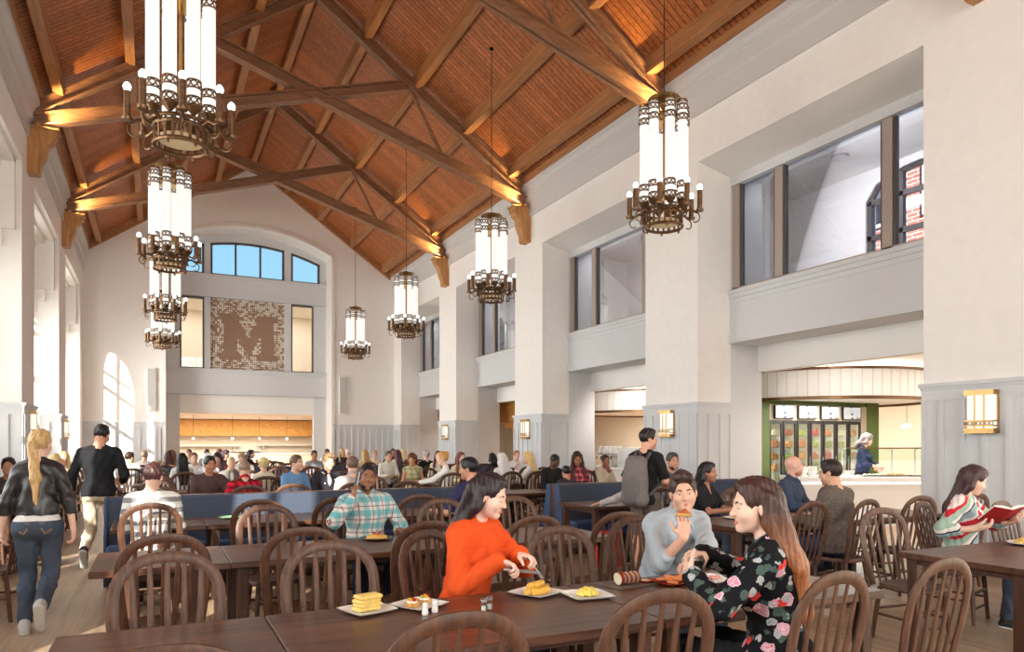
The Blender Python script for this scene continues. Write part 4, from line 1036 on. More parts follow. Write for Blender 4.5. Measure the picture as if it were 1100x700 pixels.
class Field:
    def __init__(s): s.ops = []; s.rip = None
    def cone(s, a, b, ra, rb=None, k=.02, flat=None, op='u'):
        s.ops.append(('c', np.array(a, float), np.array(b, float), ra, ra if rb is None else rb, k, flat, op)); return s
    def ell(s, c, r, R=None, k=.02, op='u'):
        s.ops.append(('e', np.array(c, float), np.array(r, float), np.eye(3) if R is None else np.array(R), 0, k, None, op)); return s
    def ball(s, c, r, k=.02, op='u'): return s.cone(c, np.array(c, float)+np.array((0, 0, 1e-4)), r, r, k, None, op)
    def cut(s, p, n, R=9., k=.0):
        """take away what lies on the side of n, within R of p"""
        n = np.array(n, float); s.ops.append(('h', np.array(p, float), n/np.linalg.norm(n), R, 0, k, None, 's')); return s
    def bounds(s):
        lo = np.full(3, 9.); hi = -lo
        for o in s.ops:
            if o[7] != 'u': continue
            if o[0] == 'c':
                r = max(o[3], o[4]); lo = np.minimum(lo, np.minimum(o[1], o[2])-r); hi = np.maximum(hi, np.maximum(o[1], o[2])+r)
            else:
                r = np.sqrt(((o[3]*o[2][:, None])**2).sum(0)); lo = np.minimum(lo, o[1]-r); hi = np.maximum(hi, o[1]+r)
        return lo, hi
    def mesh(s, res):
        lo, hi = s.bounds(); pad = .012+2*res; lo = lo-pad; hi = hi+pad
        n = np.ceil((hi-lo)/res).astype(int)+1
        f = np.full(tuple(n), .04, np.float32)
        ax = [lo[i]+res*np.arange(n[i]) for i in range(3)]
        for typ, a, b, c, d, k, flat, op in s.ops:
            m = k+3*res+.01
            if typ == 'c': r = max(c, d); l, h = np.minimum(a, b)-r-m, np.maximum(a, b)+r+m
            elif typ == 'e': r = np.sqrt(((c*b[:, None])**2).sum(0)); l, h = a-r-m, a+r+m
            else: l, h = a-c, a+c
            i0 = np.clip(np.floor((l-lo)/res).astype(int), 0, n); i1 = np.clip(np.ceil((h-lo)/res).astype(int)+1, 0, n)
            if (i1 <= i0).any(): continue
            S = tuple(slice(p, q) for p, q in zip(i0, i1))
            X = ax[0][S[0]][:, None, None]; Y = ax[1][S[1]][None, :, None]; Z = ax[2][S[2]][None, None, :]
            if typ == 'c':
                ab = b-a; L = max(ab@ab, 1e-12)
                t = np.clip(((X-a[0])*ab[0]+(Y-a[1])*ab[1]+(Z-a[2])*ab[2])/L, 0, 1)
                qx, qy, qz = X-a[0]-t*ab[0], Y-a[1]-t*ab[1], Z-a[2]-t*ab[2]; g = 1
                if flat is not None:
                    nn, g = np.array(flat[0], float), flat[1]; nn = nn/np.linalg.norm(nn)
                    q = (qx*nn[0]+qy*nn[1]+qz*nn[2])*(1/g-1); qx = qx+q*nn[0]; qy = qy+q*nn[1]; qz = qz+q*nn[2]
                D = (np.sqrt(qx*qx+qy*qy+qz*qz)-(c+t*(d-c)))*min(1, g*1.15)
            elif typ == 'e':
                q = [(X-a[0])*c[i][0]+(Y-a[1])*c[i][1]+(Z-a[2])*c[i][2] for i in range(3)]
                k0 = np.sqrt(sum((q[i]/b[i])**2 for i in range(3))); k1 = np.sqrt(sum((q[i]/b[i]**2)**2 for i in range(3)))+1e-6
                D = k0*(k0-1)/k1
            else:
                D = np.maximum(-((X-a[0])*b[0]+(Y-a[1])*b[1]+(Z-a[2])*b[2]), np.sqrt((X-a[0])**2+(Y-a[1])**2+(Z-a[2])**2)-c)
            F = f[S]
            if op == 'u':
                if k > 0: hh = np.maximum(k-np.abs(F-D), 0)/k; D = np.minimum(F, D)-hh*hh*k*.25
                else: D = np.minimum(F, D)
            else:
                D = -D
                if k > 0: hh = np.maximum(k-np.abs(F-D), 0)/k; D = np.maximum(F, D)+hh*hh*k*.25
                else: D = np.maximum(F, D)
            f[S] = D
        if s.rip is not None: f = f+s.rip(ax[0][:, None, None], ax[1][None, :, None], ax[2][None, None, :]).astype(np.float32)
        f[0], f[-1], f[:, 0], f[:, -1], f[:, :, 0], f[:, :, -1] = (.04,)*6
        return nets(f, lo, res)

def np_object(name, pieces, mats, parent=None):
    """pieces: [(verts, quads, material index)] joined as one smooth mesh"""
    V = np.concatenate([p[0] for p in pieces]); off = 0; Q = []; MI = []
    for v, q, m in pieces: Q.append(q+off); off += len(v); MI.append(np.full(len(q), m, np.int32))
    Q = np.concatenate(Q); MI = np.concatenate(MI); n = len(Q)
    me = bpy.data.meshes.new(name); me.vertices.add(len(V)); me.vertices.foreach_set('co', V.astype(np.float32).ravel())
    me.loops.add(4*n); me.loops.foreach_set('vertex_index', Q.astype(np.int32).ravel())
    me.polygons.add(n); me.polygons.foreach_set('loop_start', np.arange(0, 4*n, 4, dtype=np.int32))
    for m in mats: me.materials.append(m)
    me.polygons.foreach_set('material_index', MI); me.polygons.foreach_set('use_smooth', np.ones(n, bool))
    me.update(calc_edges=True); me.validate()
    o = bpy.data.objects.new(name, me); COL.objects.link(o)
    if parent: o.parent = parent
    return o
def rx(a): c, s = math.cos(math.radians(a)), math.sin(math.radians(a)); return np.array([[1, 0, 0], [0, c, s], [0, -s, c]])
def ry(a): c, s = math.cos(math.radians(a)), math.sin(math.radians(a)); return np.array([[c, 0, s], [0, 1, 0], [-s, 0, c]])
def rz(a): c, s = math.cos(math.radians(a)), math.sin(math.radians(a)); return np.array([[c, s, 0], [-s, c, 0], [0, 0, 1]])
def unit(v): v = np.array(v, float); return v/max(np.linalg.norm(v), 1e-9)
def ik(S, T, l1, l2, pole):
    S, T = np.array(S, float), np.array(T, float); d = T-S; L = np.linalg.norm(d); u = d/L
    if L > .985*(l1+l2): L = .985*(l1+l2); T = S+u*L
    a = (l1*l1-l2*l2+L*L)/(2*L); h = math.sqrt(max(l1*l1-a*a, 0)); p = np.array(pole, float); p = unit(p-u*(p@u))
    return S+u*a+p*h, T

# ---- cloth, skin and hair materials
def skin_mat(c):
    m = plain('skin', srgb(*c), .5, spec=.35, noise=.05, nscale=30)
    return m
_sk = {}
def skin(c):
    if c not in _sk: _sk[c] = skin_mat(c)
    return _sk[c]
_cl = {}
def cloth(c, rough=.85, spec=.2):
    key = (c, rough)
    if key not in _cl: _cl[key] = plain('cloth', srgb(*c), rough, spec=spec, noise=.07, nscale=90, bumpy=.25)
    return _cl[key]
_hm = {}
def hair_mat(c, c2=None, z0=0, z1=1):
    key = (c, c2, z0, z1)
    if key in _hm: return _hm[key]
    m, nt, b = new_mat('hair'); tc = N(nt, 'ShaderNodeTexCoord'); mp = N(nt, 'ShaderNodeMapping'); mp.inputs['Scale'].default_value = (130, 130, 7)
    nt.links.new(tc.outputs['Object'], mp.inputs['Vector']); nz = N(nt, 'ShaderNodeTexNoise'); nz.inputs['Scale'].default_value = 1; nz.inputs['Detail'].default_value = 3; nz.inputs['Distortion'].default_value = .4
    nt.links.new(mp.outputs[0], nz.inputs['Vector'])
    col = srgb(*c); r = ramp(nt, [(.3, tuple(x*.62 for x in col[:3])+(1,)), (.7, tuple(min(1, x*1.35) for x in col[:3])+(1,))]); nt.links.new(nz.outputs['Fac'], r.inputs['Fac'])
    out = r.outputs['Color']
    if c2:
        col = srgb(*c2); r2 = ramp(nt, [(.3, tuple(x*.62 for x in col[:3])+(1,)), (.7, tuple(min(1, x*1.35) for x in col[:3])+(1,))]); nt.links.new(nz.outputs['Fac'], r2.inputs['Fac'])
        sx = N(nt, 'ShaderNodeSeparateXYZ'); nt.links.new(tc.outputs['Object'], sx.inputs[0]); mr = N(nt, 'ShaderNodeMapRange'); mr.inputs['From Min'].default_value = z0; mr.inputs['From Max'].default_value = z1; nt.links.new(sx.outputs['Z'], mr.inputs['Value'])
        mx = N(nt, 'ShaderNodeMix', data_type='RGBA'); nt.links.new(mr.outputs[0], mx.inputs['Factor']); nt.links.new(r2.outputs['Color'], mx.inputs['A']); nt.links.new(out, mx.inputs['B']); out = mx.outputs['Result']
    nt.links.new(out, b.inputs['Base Color']); b.inputs['Roughness'].default_value = .42; b.inputs['Specular IOR Level'].default_value = .4
    bump(nt, b, nz.outputs['Fac'], .5, .004); _hm[key] = m
    return m
def M_(nt, op, a, b=None):
    n = N(nt, 'ShaderNodeMath', operation=op)
    for i, v in enumerate((a, b)):
        if v is None: continue
        if isinstance(v, (int, float)): n.inputs[i].default_value = v
        else: nt.links.new(v, n.inputs[i])
    return n.outputs[0]
def band(nt, src, period, lo, hi):
    f = M_(nt, 'FRACT', M_(nt, 'DIVIDE', M_(nt, 'ADD', src, 10.0), period))
    return M_(nt, 'MULTIPLY', M_(nt, 'GREATER_THAN', f, lo), M_(nt, 'LESS_THAN', f, hi))
def mixc(nt, fac, a, c):
    mx = N(nt, 'ShaderNodeMix', data_type='RGBA')
    if isinstance(fac, (int, float)): mx.inputs['Factor'].default_value = fac
    else: nt.links.new(fac, mx.inputs['Factor'])
    for s, v in (('A', a), ('B', c)):
        if isinstance(v, tuple): mx.inputs[s].default_value = v
        else: nt.links.new(v, mx.inputs[s])
    return mx.outputs['Result']
def patterned(name, fn, rough=.85):
    m, nt, b = new_mat(name); tc = N(nt, 'ShaderNodeTexCoord'); sx = N(nt, 'ShaderNodeSeparateXYZ'); nt.links.new(tc.outputs['Object'], sx.inputs[0])
    nt.links.new(fn(nt, tc.outputs['Object'], sx.outputs['X'], sx.outputs['Y'], sx.outputs['Z']), b.inputs['Base Color'])
    b.inputs['Roughness'].default_value = rough; b.inputs['Specular IOR Level'].default_value = .2
    nz = N(nt, 'ShaderNodeTexNoise'); nz.inputs['Scale'].default_value = 90; nt.links.new(tc.outputs['Object'], nz.inputs['Vector']); bump(nt, b, nz.outputs['Fac'], .2, .003)
    return m
def plaid_fn(base, wide, line, period=.105):
    def fn(nt, v, x, y, z):
        xd = M_(nt, 'ADD', x, M_(nt, 'MULTIPLY', y, .6))
        c = mixc(nt, M_(nt, 'MULTIPLY', band(nt, xd, period, .0, .42), .55), srgb(*base), srgb(*wide))
        c = mixc(nt, M_(nt, 'MULTIPLY', band(nt, z, period, .0, .42), .6), c, srgb(*wide))
        c = mixc(nt, M_(nt, 'MULTIPLY', band(nt, xd, period, .68, .75), .75), c, srgb(*line))
        return mixc(nt, M_(nt, 'MULTIPLY', band(nt, z, period, .68, .75), .75), c, srgb(*line))
    return fn
def check_fn(a, b_, period=.09):
    def fn(nt, v, x, y, z):
        c = mixc(nt, M_(nt, 'MULTIPLY', band(nt, M_(nt, 'ADD', x, y), period, 0, .5), .62), srgb(*a), srgb(*b_))
        return mixc(nt, M_(nt, 'MULTIPLY', band(nt, z, period, 0, .5), .62), c, srgb(*b_))
    return fn
def stripe_fn(a, b_, period=.1, w=.45):
    def fn(nt, v, x, y, z):
        nz = N(nt, 'ShaderNodeTexNoise'); nz.inputs['Scale'].default_value = 160; nt.links.new(v, nz.inputs['Vector'])
        g = ramp(nt, [(.35, srgb(*[k*.8 for k in b_])), (.65, srgb(*[min(255, k*1.15) for k in b_]))]); nt.links.new(nz.outputs['Fac'], g.inputs['Fac'])
        return mixc(nt, band(nt, z, period, 0, w), srgb(*a), g.outputs['Color'])
    return fn
def multi_fn(stops, period, kx=1.0, ky=.0):
    def fn(nt, v, x, y, z):
        t = M_(nt, 'SUBTRACT', z, M_(nt, 'ADD', M_(nt, 'MULTIPLY', x, kx), M_(nt, 'MULTIPLY', y, ky)))
        f = M_(nt, 'FRACT', M_(nt, 'DIVIDE', M_(nt, 'ADD', t, 10.0), period)); r = ramp(nt, [(p, srgb(*c)) for p, c in stops]); r.color_ramp.interpolation = 'CONSTANT'; nt.links.new(f, r.inputs['Fac']); return r.outputs['Color']
    return fn
def floral_fn(nt, v, x, y, z):
    c = srgb(22, 22, 27)
    for sc, thr, lo, hi in ((15, .36, srgb(52, 70, 62), srgb(96, 116, 112)), (10.5, .30, srgb(205, 130, 156), srgb(240, 205, 215)), (9.3, .22, srgb(205, 45, 48), srgb(226, 80, 72)), (13.2, .28, srgb(200, 198, 200), srgb(140, 152, 158))):
        mp = N(nt, 'ShaderNodeMapping'); mp.inputs['Location'].default_value = (sc*.37, sc*.71, sc*.13); nt.links.new(v, mp.inputs['Vector'])
        nz = N(nt, 'ShaderNodeTexNoise'); nz.inputs['Scale'].default_value = 32; nt.links.new(mp.outputs[0], nz.inputs['Vector'])
        ad = N(nt, 'ShaderNodeMix', data_type='RGBA'); ad.inputs['Factor'].default_value = .035; nt.links.new(mp.outputs[0], ad.inputs['A']); nt.links.new(nz.outputs['Color'], ad.inputs['B'])
        vo = N(nt, 'ShaderNodeTexVoronoi'); vo.inputs['Scale'].default_value = sc; nt.links.new(ad.outputs['Result'], vo.inputs['Vector'])
        rr = ramp(nt, [(.0, lo), (.5, hi), (1, lo)]); nt.links.new(M_(nt, 'FRACT', M_(nt, 'MULTIPLY', vo.outputs['Distance'], 9)), rr.inputs['Fac'])
        c = mixc(nt, M_(nt, 'LESS_THAN', vo.outputs['Distance'], thr), c, rr.outputs['Color'])
    return c
EYE_W = plain('eye_white', srgb(232, 228, 224), .25); EYE_D = plain('eye_iris', srgb(40, 28, 22), .2); TEETH = plain('teeth', srgb(238, 234, 226), .3)
_lip = {}
def lip_mat(c):
    if c not in _lip: _lip[c] = plain('lip', srgb(*c), .4)
    return _lip[c]
LT, MD, DK = (224, 178, 154), (196, 142, 112), (112, 74, 56)

def person(label, x, y, h, pose='sit', sex='m', s=1.0, res=.014, sk=LT, hair=('short', (70, 48, 36)), top=None, pants=(40, 44, 58), shoe=(60, 56, 54),
           seat=.475, lean=4, side=0, twist=0, head=(0, 0, 0), R=None, L=None, legs=None, sleeve=1.0, hem=-.09, neck='crew', extra=None, pants_len=1.0, shoe_on=True,
           smile=False, lids=0, beard=None, group=None, loose=.0, z0=0, hem2=None, wide=1.0, table=True, under=None, thigh=1.0, waist=.1, band=None):
    """one seated or standing figure; local axes: +x its right, +y ahead, origin on the floor under the pelvis"""
    f = sex == 'f'; near = res < .0095
    ch, sh_ = math.cos(math.radians(h)), math.sin(math.radians(h))
    def loc(p): dx, dy = p[0]-x, p[1]-y; return np.array((dx*ch-dy*sh_, dx*sh_+dy*ch, p[2]-z0))
    def locv(v): return np.array((v[0]*ch-v[1]*sh_, v[0]*sh_+v[1]*ch, v[2]))
    zp = seat+.115 if pose == 'sit' else .955*s
    P = np.array((0, 0, zp)); RC = rz(twist)@rx(lean)@ry(side)
    def T(a, b, c):
        t = min(1, max(0, c/.3)); Rm = RC if t >= 1 else (rz(twist*t)@rx(lean*t)@ry(side*t))
        return P+Rm@(np.array((a, b, c))*s) if c >= 0 else P+np.array((a, b, c))*s
    cy = RC[:, 1]; cx = RC[:, 0]
    RH = rz(head[0])@rx(head[1])@ry(head[2]); piv = T(0, .005, .575)+RC@(np.array((0, -.01, .03))*s)*0
    base = np.array((0, -.02, .05))
    def H(a, b, c): return T(0, .014, .618)+RH@((np.array((a, b, c))-base)*s)
    shw = (.150 if f else .172)*wide; hpw = .098 if f else .092
    w0 = (.118 if f else .138)*wide; c0 = (.135 if f else .162)*wide; p0 = (.165 if pose == 'sit' else .152)*(wide if pose == 'sit' else 1) if f else .158*wide
    def torso(F, e=0, k=.05):
        F.ell(T(0, -.0, .0), np.array((p0, .118, .125))*s+e, None, k)
        F.ell(T(0, .004, .15), np.array((w0, .1 if f else .108, .15))*s+e, RC.T, k)
        F.ell(T(0, -.005, .33), np.array((c0, .108 if f else .122, .17))*s+e, RC.T, k)
        F.cone(T(-shw+.05, -.008, .45), T(shw-.05, -.008, .45), (.056 if f else .064)*s+e, None, k, (cy, .95))
        for q in (-1, 1):
            F.cone(T(q*.10, -.015, .468), T(q*.025, -.015, .53), .042*s+e*.7, .038*s+e*.4, .03)
            if f: F.ell(T(q*.068, .088, .315), np.array((.064, .055, .062))*s+e, RC.T, .03)
            if pose != 'sit': F.ball(T(q*.075, -.055, -.04), .092*s+e, .05)
    body = Field(); torso(body)
    body.cone(T(0, -.012, .5), H(0, -.022, .06), (.05 if f else .06)*s, (.047 if f else .056)*s, .03)
    # head
    RT = RH.T; E = lambda c, r, k=.025, op='u': body.ell(H(*c), np.array(r)*s, RT, k, op)
    E((0, -.012, .142), (.074, .094, .086)); E((0, .03, .086), (.060, .060, .082)); E((0, .026, .052), (.052 if f else .058, .056, .052))
    body.ball(H(0, .070, .014), (.019 if f else .024)*s, .03)
    for q in (-1, 1):
        E((q*.076, -.008, .1), (.011, .019, .031), .008)
        if near:
            body.ball(H(q*.042, .058, .078), .023*s, .03)
            body.ball(H(q*.031, .099, .109), .0125*s, .014, 's')
            body.ball(H(q*.010, .100, .076), .0085*s, .01)
    body.cone(H(0, .086, .116), H(0, .1065, .08), .0075*s, .0095*s, .012)
    if near: body.cone(H(-.036, .078, .128), H(.036, .078, .128), .0095*s, None, .02)
    # limbs
    LA, LF = .285*s, .255*s
    arms = {}
    for nm, q, spec in (('R', 1, R), ('L', -1, L)):
        S = T(q*shw, -.01, .452); spec = spec or {}
        if 'w' in spec: Tg = loc(spec['w'])
        elif 'l' in spec: Tg = np.array(spec['l'], float)
        elif pose == 'sit': Tg = np.array((q*.12, .35*s, .815)) if table else np.array((q*.12, .3*s, seat+.2))
        else: Tg = np.array((q*.27, .03, .82*s))
        pole = locv(spec['pole']) if 'pole' in spec else np.array((q*.42, -.35, -.8))
        el, wr = ik(S, Tg, LA, LF, pole)
        fd = locv(spec['f']) if 'f' in spec else unit(unit(wr-el)*.6+np.array((-q*.5, .3, .12 if pose == 'sit' else -.6)))
        pn = locv(spec['n']) if 'n' in spec else (np.array((0, 0, -1.)) if pose == 'sit' else np.array((-q, .2, 0)))
        fd = unit(fd); pn = unit(pn-fd*(pn@fd)); th = np.cross(fd, pn)*q
        arms[nm] = (S, el, wr, fd, pn, th, q, spec.get('curl', .2 if pose == 'sit' else .4), spec.get('pinch', 0))
        body.cone(S, el, .047*s*(.86 if f else 1), .037*s*(.88 if f else 1), .03); body.cone(el, wr, .038*s*(.9 if f else 1), .025*s, .02)
        # palm, four fingers, thumb
        wrf = wr
        body.ell(wrf+fd*.048*s, np.array((.052, .040, .0165))*s, np.array((fd, th, pn)), .015)
        body.cone(wrf, wrf+fd*.04*s, .023*s, .022*s, .015, (pn, .75))
        fr = .0088 if near else .0105; cu = spec.get('curl', .2 if pose == 'sit' else .4)
        for i, ln in enumerate((.072, .08, .073, .056)):
            b0 = wrf+fd*(.088-.004*abs(i-1.2))*s+th*(.030-.0205*i)*s
            A = 0; p_ = b0; dcol = unit(fd+th*(.10-.07*i)); cc = cu*(1+.12*i)+(spec.get('pinch', 0)*(.5 if i == 0 else .1))
            for j, g in enumerate((.46, .30, .24)):
                A += cc*(.75, 1.15, .9)[j]
                n_ = p_+(dcol*math.cos(A)+pn*math.sin(A))*ln*g*s; body.cone(p_, n_, fr*s*(1-.08*j), fr*s*(.95-.1*j), .004); p_ = n_
        t0 = wrf+fd*.022*s+th*.028*s; d1 = unit(fd*.55+th*.7+pn*(.25+.3*cu)); d2 = unit(fd*.85+th*.2+pn*(.2+.5*cu)); t1 = t0+d1*.042*s; t2 = t1+d2*.034*s
        body.cone(t0, t1, .0135*s, .0105*s, .012); body.cone(t1, t2, .0102*s, .0088*s, .004); body.cone(t2, t2+unit(d2+pn*.3*cu)*.022*s, .0088*s, .0075*s, .004)
    hips = {}
    for nm, q in (('R', 1), ('L', -1)):
        hp = P+np.array((q*hpw*s, 0, -.03*s))
        if legs and nm in legs: kn, an, td = [np.array(v, float) for v in legs[nm]]
        elif pose == 'sit': kn = np.array((q*.13*s, .43*s, seat+.075)); an = np.array((q*.14*s, .40*s, .085)); td = np.array((q*.15, 1, 0))
        else: kn = np.array((q*.1*s, .02, .5*s)); an = np.array((q*.1*s, -.02, .085*s)); td = np.array((q*.12, 1, 0))
        hips[nm] = (hp, kn, an, unit(td))
        body.cone(hp, kn, .082*s*thigh, .052*s, .04); body.cone(kn, kn+(an-kn)*.35-np.array((0, .012, 0))*s, .05*s, .053*s, .03); body.cone(kn+(an-kn)*.35-np.array((0, .012, 0))*s, an, .052*s, .034*s, .03)
        body.cone(an-unit(td)*.02*s-np.array((0, 0, .035))*s, an+unit(td)*.13*s-np.array((0, 0, .055))*s, .034*s, .026*s, .03, (np.array((0, 0, 1)), .8))
    pieces = [(*body.mesh(res), 0)]; mats = [skin(sk)]
    if near:
        lipc = tuple(int(a*b_) for a, b_ in zip(sk, (.86, .62, .6))) if f else tuple(int(a*b_) for a, b_ in zip(sk, (.84, .68, .64)))
        mats += [EYE_W, EYE_D, hair_mat(hair[1] if hair[1] else (120, 90, 70)), lip_mat(lipc), TEETH]
        r2 = .0035
        if lids < 1:
            e1 = Field(); e2 = Field()
            for q in (-1, 1): e1.ball(H(q*.031, .0735, .1085), .0125*s, 0); e2.ball(H(q*.031+.0015*0, .0815, .1075), .0063*s, 0)
            pieces += [(*e1.mesh(r2), 1), (*e2.mesh(.0022), 2)]
        ld = Field()
        for q in (-1, 1): ld.ell(H(q*.031, .075, .1125-.004*lids), np.array((.0165, .0135, .0085+.006*lids))*s, RT, 0)
        pieces.append((*ld.mesh(.003), 0))
        if lids >= .6:
            la = Field()
            for q in (-1, 1): la.cone(H(q*.019, .0885, .1015), H(q*.043, .083, .102), .0018*s, .0018*s, 0)
            pieces.append((*la.mesh(.0022), 2))
        bw = Field()
        for q in (-1, 1): bw.cone(H(q*.015, .0895, .129), H(q*.032, .0875, .134), .0042*s, .0042*s, .004); bw.cone(H(q*.032, .0875, .134), H(q*.05, .076, .128), .0042*s, .0028*s, .004)
        pieces.append((*bw.mesh(.003), 3))
        lp = Field(); up = .004 if smile else 0; wd = .027 if smile else .022
        for q in (-1, 1):
            lp.cone(H(0, .0905, .0455), H(q*wd, .081, .0425+up), .0058*s, .003*s, .004)
            lp.cone(H(0, .0895, .0365-(.005 if smile else 0)), H(q*wd*.95, .080, .0405+up), .0066*s, .003*s, .004)
        pieces.append((*lp.mesh(.003), 4))
        if smile:
            te = Field(); te.ell(H(0, .084, .0415), np.array((.021, .0085, .0062))*s, RT, 0); pieces.append((*te.mesh(.0028), 5))
    root = np_object('person', pieces, mats)
    tag(root, label, 'person', group); root.location = (x, y, z0); root.rotation_euler = (0, 0, -math.radians(h))
    ctx = dict(T=T, H=H, RH=RH, RC=RC, arms=arms, hips=hips, s=s, root=root, P=P, near=near, res=res, torso=torso, cy=cy, cx=cx, shw=shw, f=f, zp=zp)
    cres = max(res, .0065) if near else res
    wr_ = (lambda X, Y, Z: .0032*np.sin(38*Z+16*X+9*np.sin(14*Y))+.0022*np.sin(61*X-33*Z+24*Y)) if near else None
    # ---- top
    if top is not None:
        e = .011+loose
        Fd = Field(); torso(Fd, e)
        for nm in 'RL':
            S, el, wr, fd, pn, th, q = arms[nm][:7]
            if sleeve <= .5:
                en = S+(el-S)*(sleeve*2); Fd.cone(S, en, (.045 if f else .051)*s+e, (.042 if f else .047)*s+e*1.2, .03); d = unit(el-S); Fd.cut(en+d*.0, d, .085)
            else:
                Fd.cone(S, el, (.044 if f else .05)*s+e, (.036 if f else .041)*s+e, .03); en = el+(wr-el)*((sleeve-.5)*2); d = unit(wr-el)
                Fd.cone(el, en-d*.01, (.037 if f else .042)*s+e*1.1, .028*s+e*.9+.002, .025); Fd.cut(en, d, .06)
                if near: Fd.cone(en-d*.026, en-d*.012, .034*s+e*.8, None, .006)
        if True:
            hz = P[2]+hem*s
            Fd.cut((0, 0, hz), (0, 0, -1)); Fd.cone((0, -.0, hz+.01), (0, -.0, hz+.07), p0*s*.98+e+.004, None, .03, (np.array((0, 1, 0)), .74))
            Fd.cut((0, 0, hz), (0, 0, -1))
        if neck == 'crew': Fd.cone(T(0, .030, .588), T(0, .036, .75), .058*s, .08*s, .006, None, 's')
        elif neck == 'v': Fd.cone(T(0, .02, .572), T(0, .03, .75), .062*s, .09*s, .006, None, 's'); Fd.cone(T(0, .15, .36), T(0, .085, .53), .012*s, .062*s, .006, None, 's')
        elif neck == 'wide': Fd.cone(T(0, .02, .5), T(0, .03, .7), .085*s, .11*s, .006, None, 's')
        elif neck in ('collar', 'suit'):
            Fd.cone(T(0, .02, .578), T(0, .03, .75), .058*s, .085*s, .006, None, 's'); Fd.cone(T(0, .16, .40 if neck == 'collar' else .22), T(0, .085, .55), .008*s, .042*s, .006, None, 's')
            for k in range(9):
                a0 = math.radians(28+304*k/9); a1 = math.radians(28+304*(k+1)/9)
                g = lambda a: T(.062*math.sin(a), .002+.06*math.cos(a), .555-.03*math.cos(a))
                Fd.cone(g(a0), g(a1), .0105*s, .0105*s, .01, (RC[:, 2], 2.0))
            for q in (-1, 1): Fd.cone(T(q*.03, .072, .52), T(q*.055, .1, .475), .011*s, .008*s, .008)
        elif neck == 'turtle': Fd.cone(T(0, 0, .5), T(0, .012, .6), .066*s, .06*s, .02)
        if extra: extra(Fd, ctx)
        Fd.rip = wr_
        np_object(top[0], [(*Fd.mesh(cres), 0)], [top[1]], root)
    if under is not None:
        Fd = Field(); torso(Fd, .006); Fd.cut(T(0, 0, -.02), (0, 0, -1)); Fd.cone(T(0, .012, .535), T(0, .03, .7), .056*s, .085*s, .006, None, 's')
        np_object('undershirt', [(*Fd.mesh(cres), 0)], [under], root)
    if band is not None:
        Fd = Field(); torso(Fd, .015); Fd.cut(T(0, 0, band[0]), (0, 0, -1)); Fd.cut(T(0, 0, band[1]), (0, 0, 1)); np_object('undershirt', [(*Fd.mesh(cres), 0)], [band[2]], root)
    # ---- trousers and shoes
    if pants is not None:
        pm = pants if not isinstance(pants, tuple) else cloth(pants)
        Fd = Field(); e = .008+loose*.3; Fd.ell(T(0, 0, 0), np.array((p0, .118, .125))*s+e, None, .04)
        if pose != 'sit':
            for q in (-1, 1): Fd.ball(T(q*.075, -.055, -.04), .092*s+e, .05)
        for nm in 'RL':
            hp, kn, an, td = hips[nm]; Fd.cone(hp, kn, .084*s*thigh+e, .055*s+e, .04)
            if pants_len >= .6:
                en = kn+(an-kn)*min(1, pants_len); mc = kn+(an-kn)*.35-np.array((0, .012, 0))*s; Fd.cone(kn, mc, .053*s+e, .056*s+e, .03); Fd.cone(mc, en, .056*s+e, .042*s+e*1.3, .03); d = unit(an-kn); Fd.cut(en, d, .09)
            else:
                en = hp+(kn-hp)*(pants_len/.5); d = unit(kn-hp); Fd.cone(hp, en, .09*s+e, .075*s+e, .03); Fd.cut(en, d, .14)
        Fd.cut(T(0, 0, waist), RC[:, 2]*.3+np.array((0, 0, .7)))
        Fd.rip = wr_
        np_object('trousers', [(*Fd.mesh(cres), 0)], [pm], root)
    if shoe_on:
        for nm in 'RL':
            hp, kn, an, td = hips[nm]; Fd = Field(); dn = np.array((0, 0, 1.)); lg = unit(an-kn); flat = abs(td[2]) < .3
            so = np.cross(td, np.cross(dn, td)) if flat else unit(np.cross(np.cross(td, dn), td)); so = unit(so)
            b0 = an-td*.055*s-so*.05*s; b1 = an+td*.16*s-so*.058*s
            Fd.cone(b0, b1, .04*s, .036*s, .02, (so, .85)); Fd.cone(an-td*.03*s-so*.02*s, an+td*.06*s-so*.045*s, .045*s, .04*s, .03); Fd.cone(an-td*.03*s, an-td*.03*s+so*.01, .045*s, .043*s, .02)
            Fd.cut(an-so*.083*s, -so, .4)
            o = np_object('shoe', [(*Fd.mesh(max(cres*.7, .005)), 0)], [cloth(shoe)], root)
            if near:
                Fs = Field(); Fs.cone(b0-so*.018*s, b1-so*.012*s, .043*s, .039*s, .01, (so, .55)); Fs.cut(an-so*.086*s, -so, .4); Fs.cut(an-so*.062*s, so, .4)
                np_object('sole', [(*Fs.mesh(max(cres*.7, .005)), 0)], [cloth((205, 203, 200))], o)
    # ---- hair
    st, hc = hair[0], hair[1]; hm = hair[2] if len(hair) > 2 else (hair_mat(hc) if hc else None)
    if st != 'bald':
        Fh = Field(); g = .0035 if st == 'buzz' else .009
        Fh.ell(H(0, -.014, .145), np.array((.076+g, .096+g, .088+g))*s, RT, .02)
        if st not in ('buzz',): Fh.ell(H(0, .005, .208), np.array((.060, .076, .027))*s, RT, .03)
        Fh.ell(H(0, .122, .076), np.array((.082 if st != 'buzz' else .09, .104, .122 if st != 'buzz' else .115))*s, RT, .008, 's')
        Fh.cut(H(0, -.02, .072 if st in ('short', 'buzz', 'quiff', 'curly') else .03), RH@np.array((0, .3, -1)))
        for q in (-1, 1): Fh.ell(H(q*.085, .012, .085), np.array((.03, .035, .036))*s, RT, .006, 's')
        if st == 'quiff': Fh.cone(H(-.035, .07, .205), H(.03, .075, .215), .03*s, .026*s, .02); Fh.cone(H(0, .02, .225), H(.01, .07, .22), .035*s, .03*s, .02)
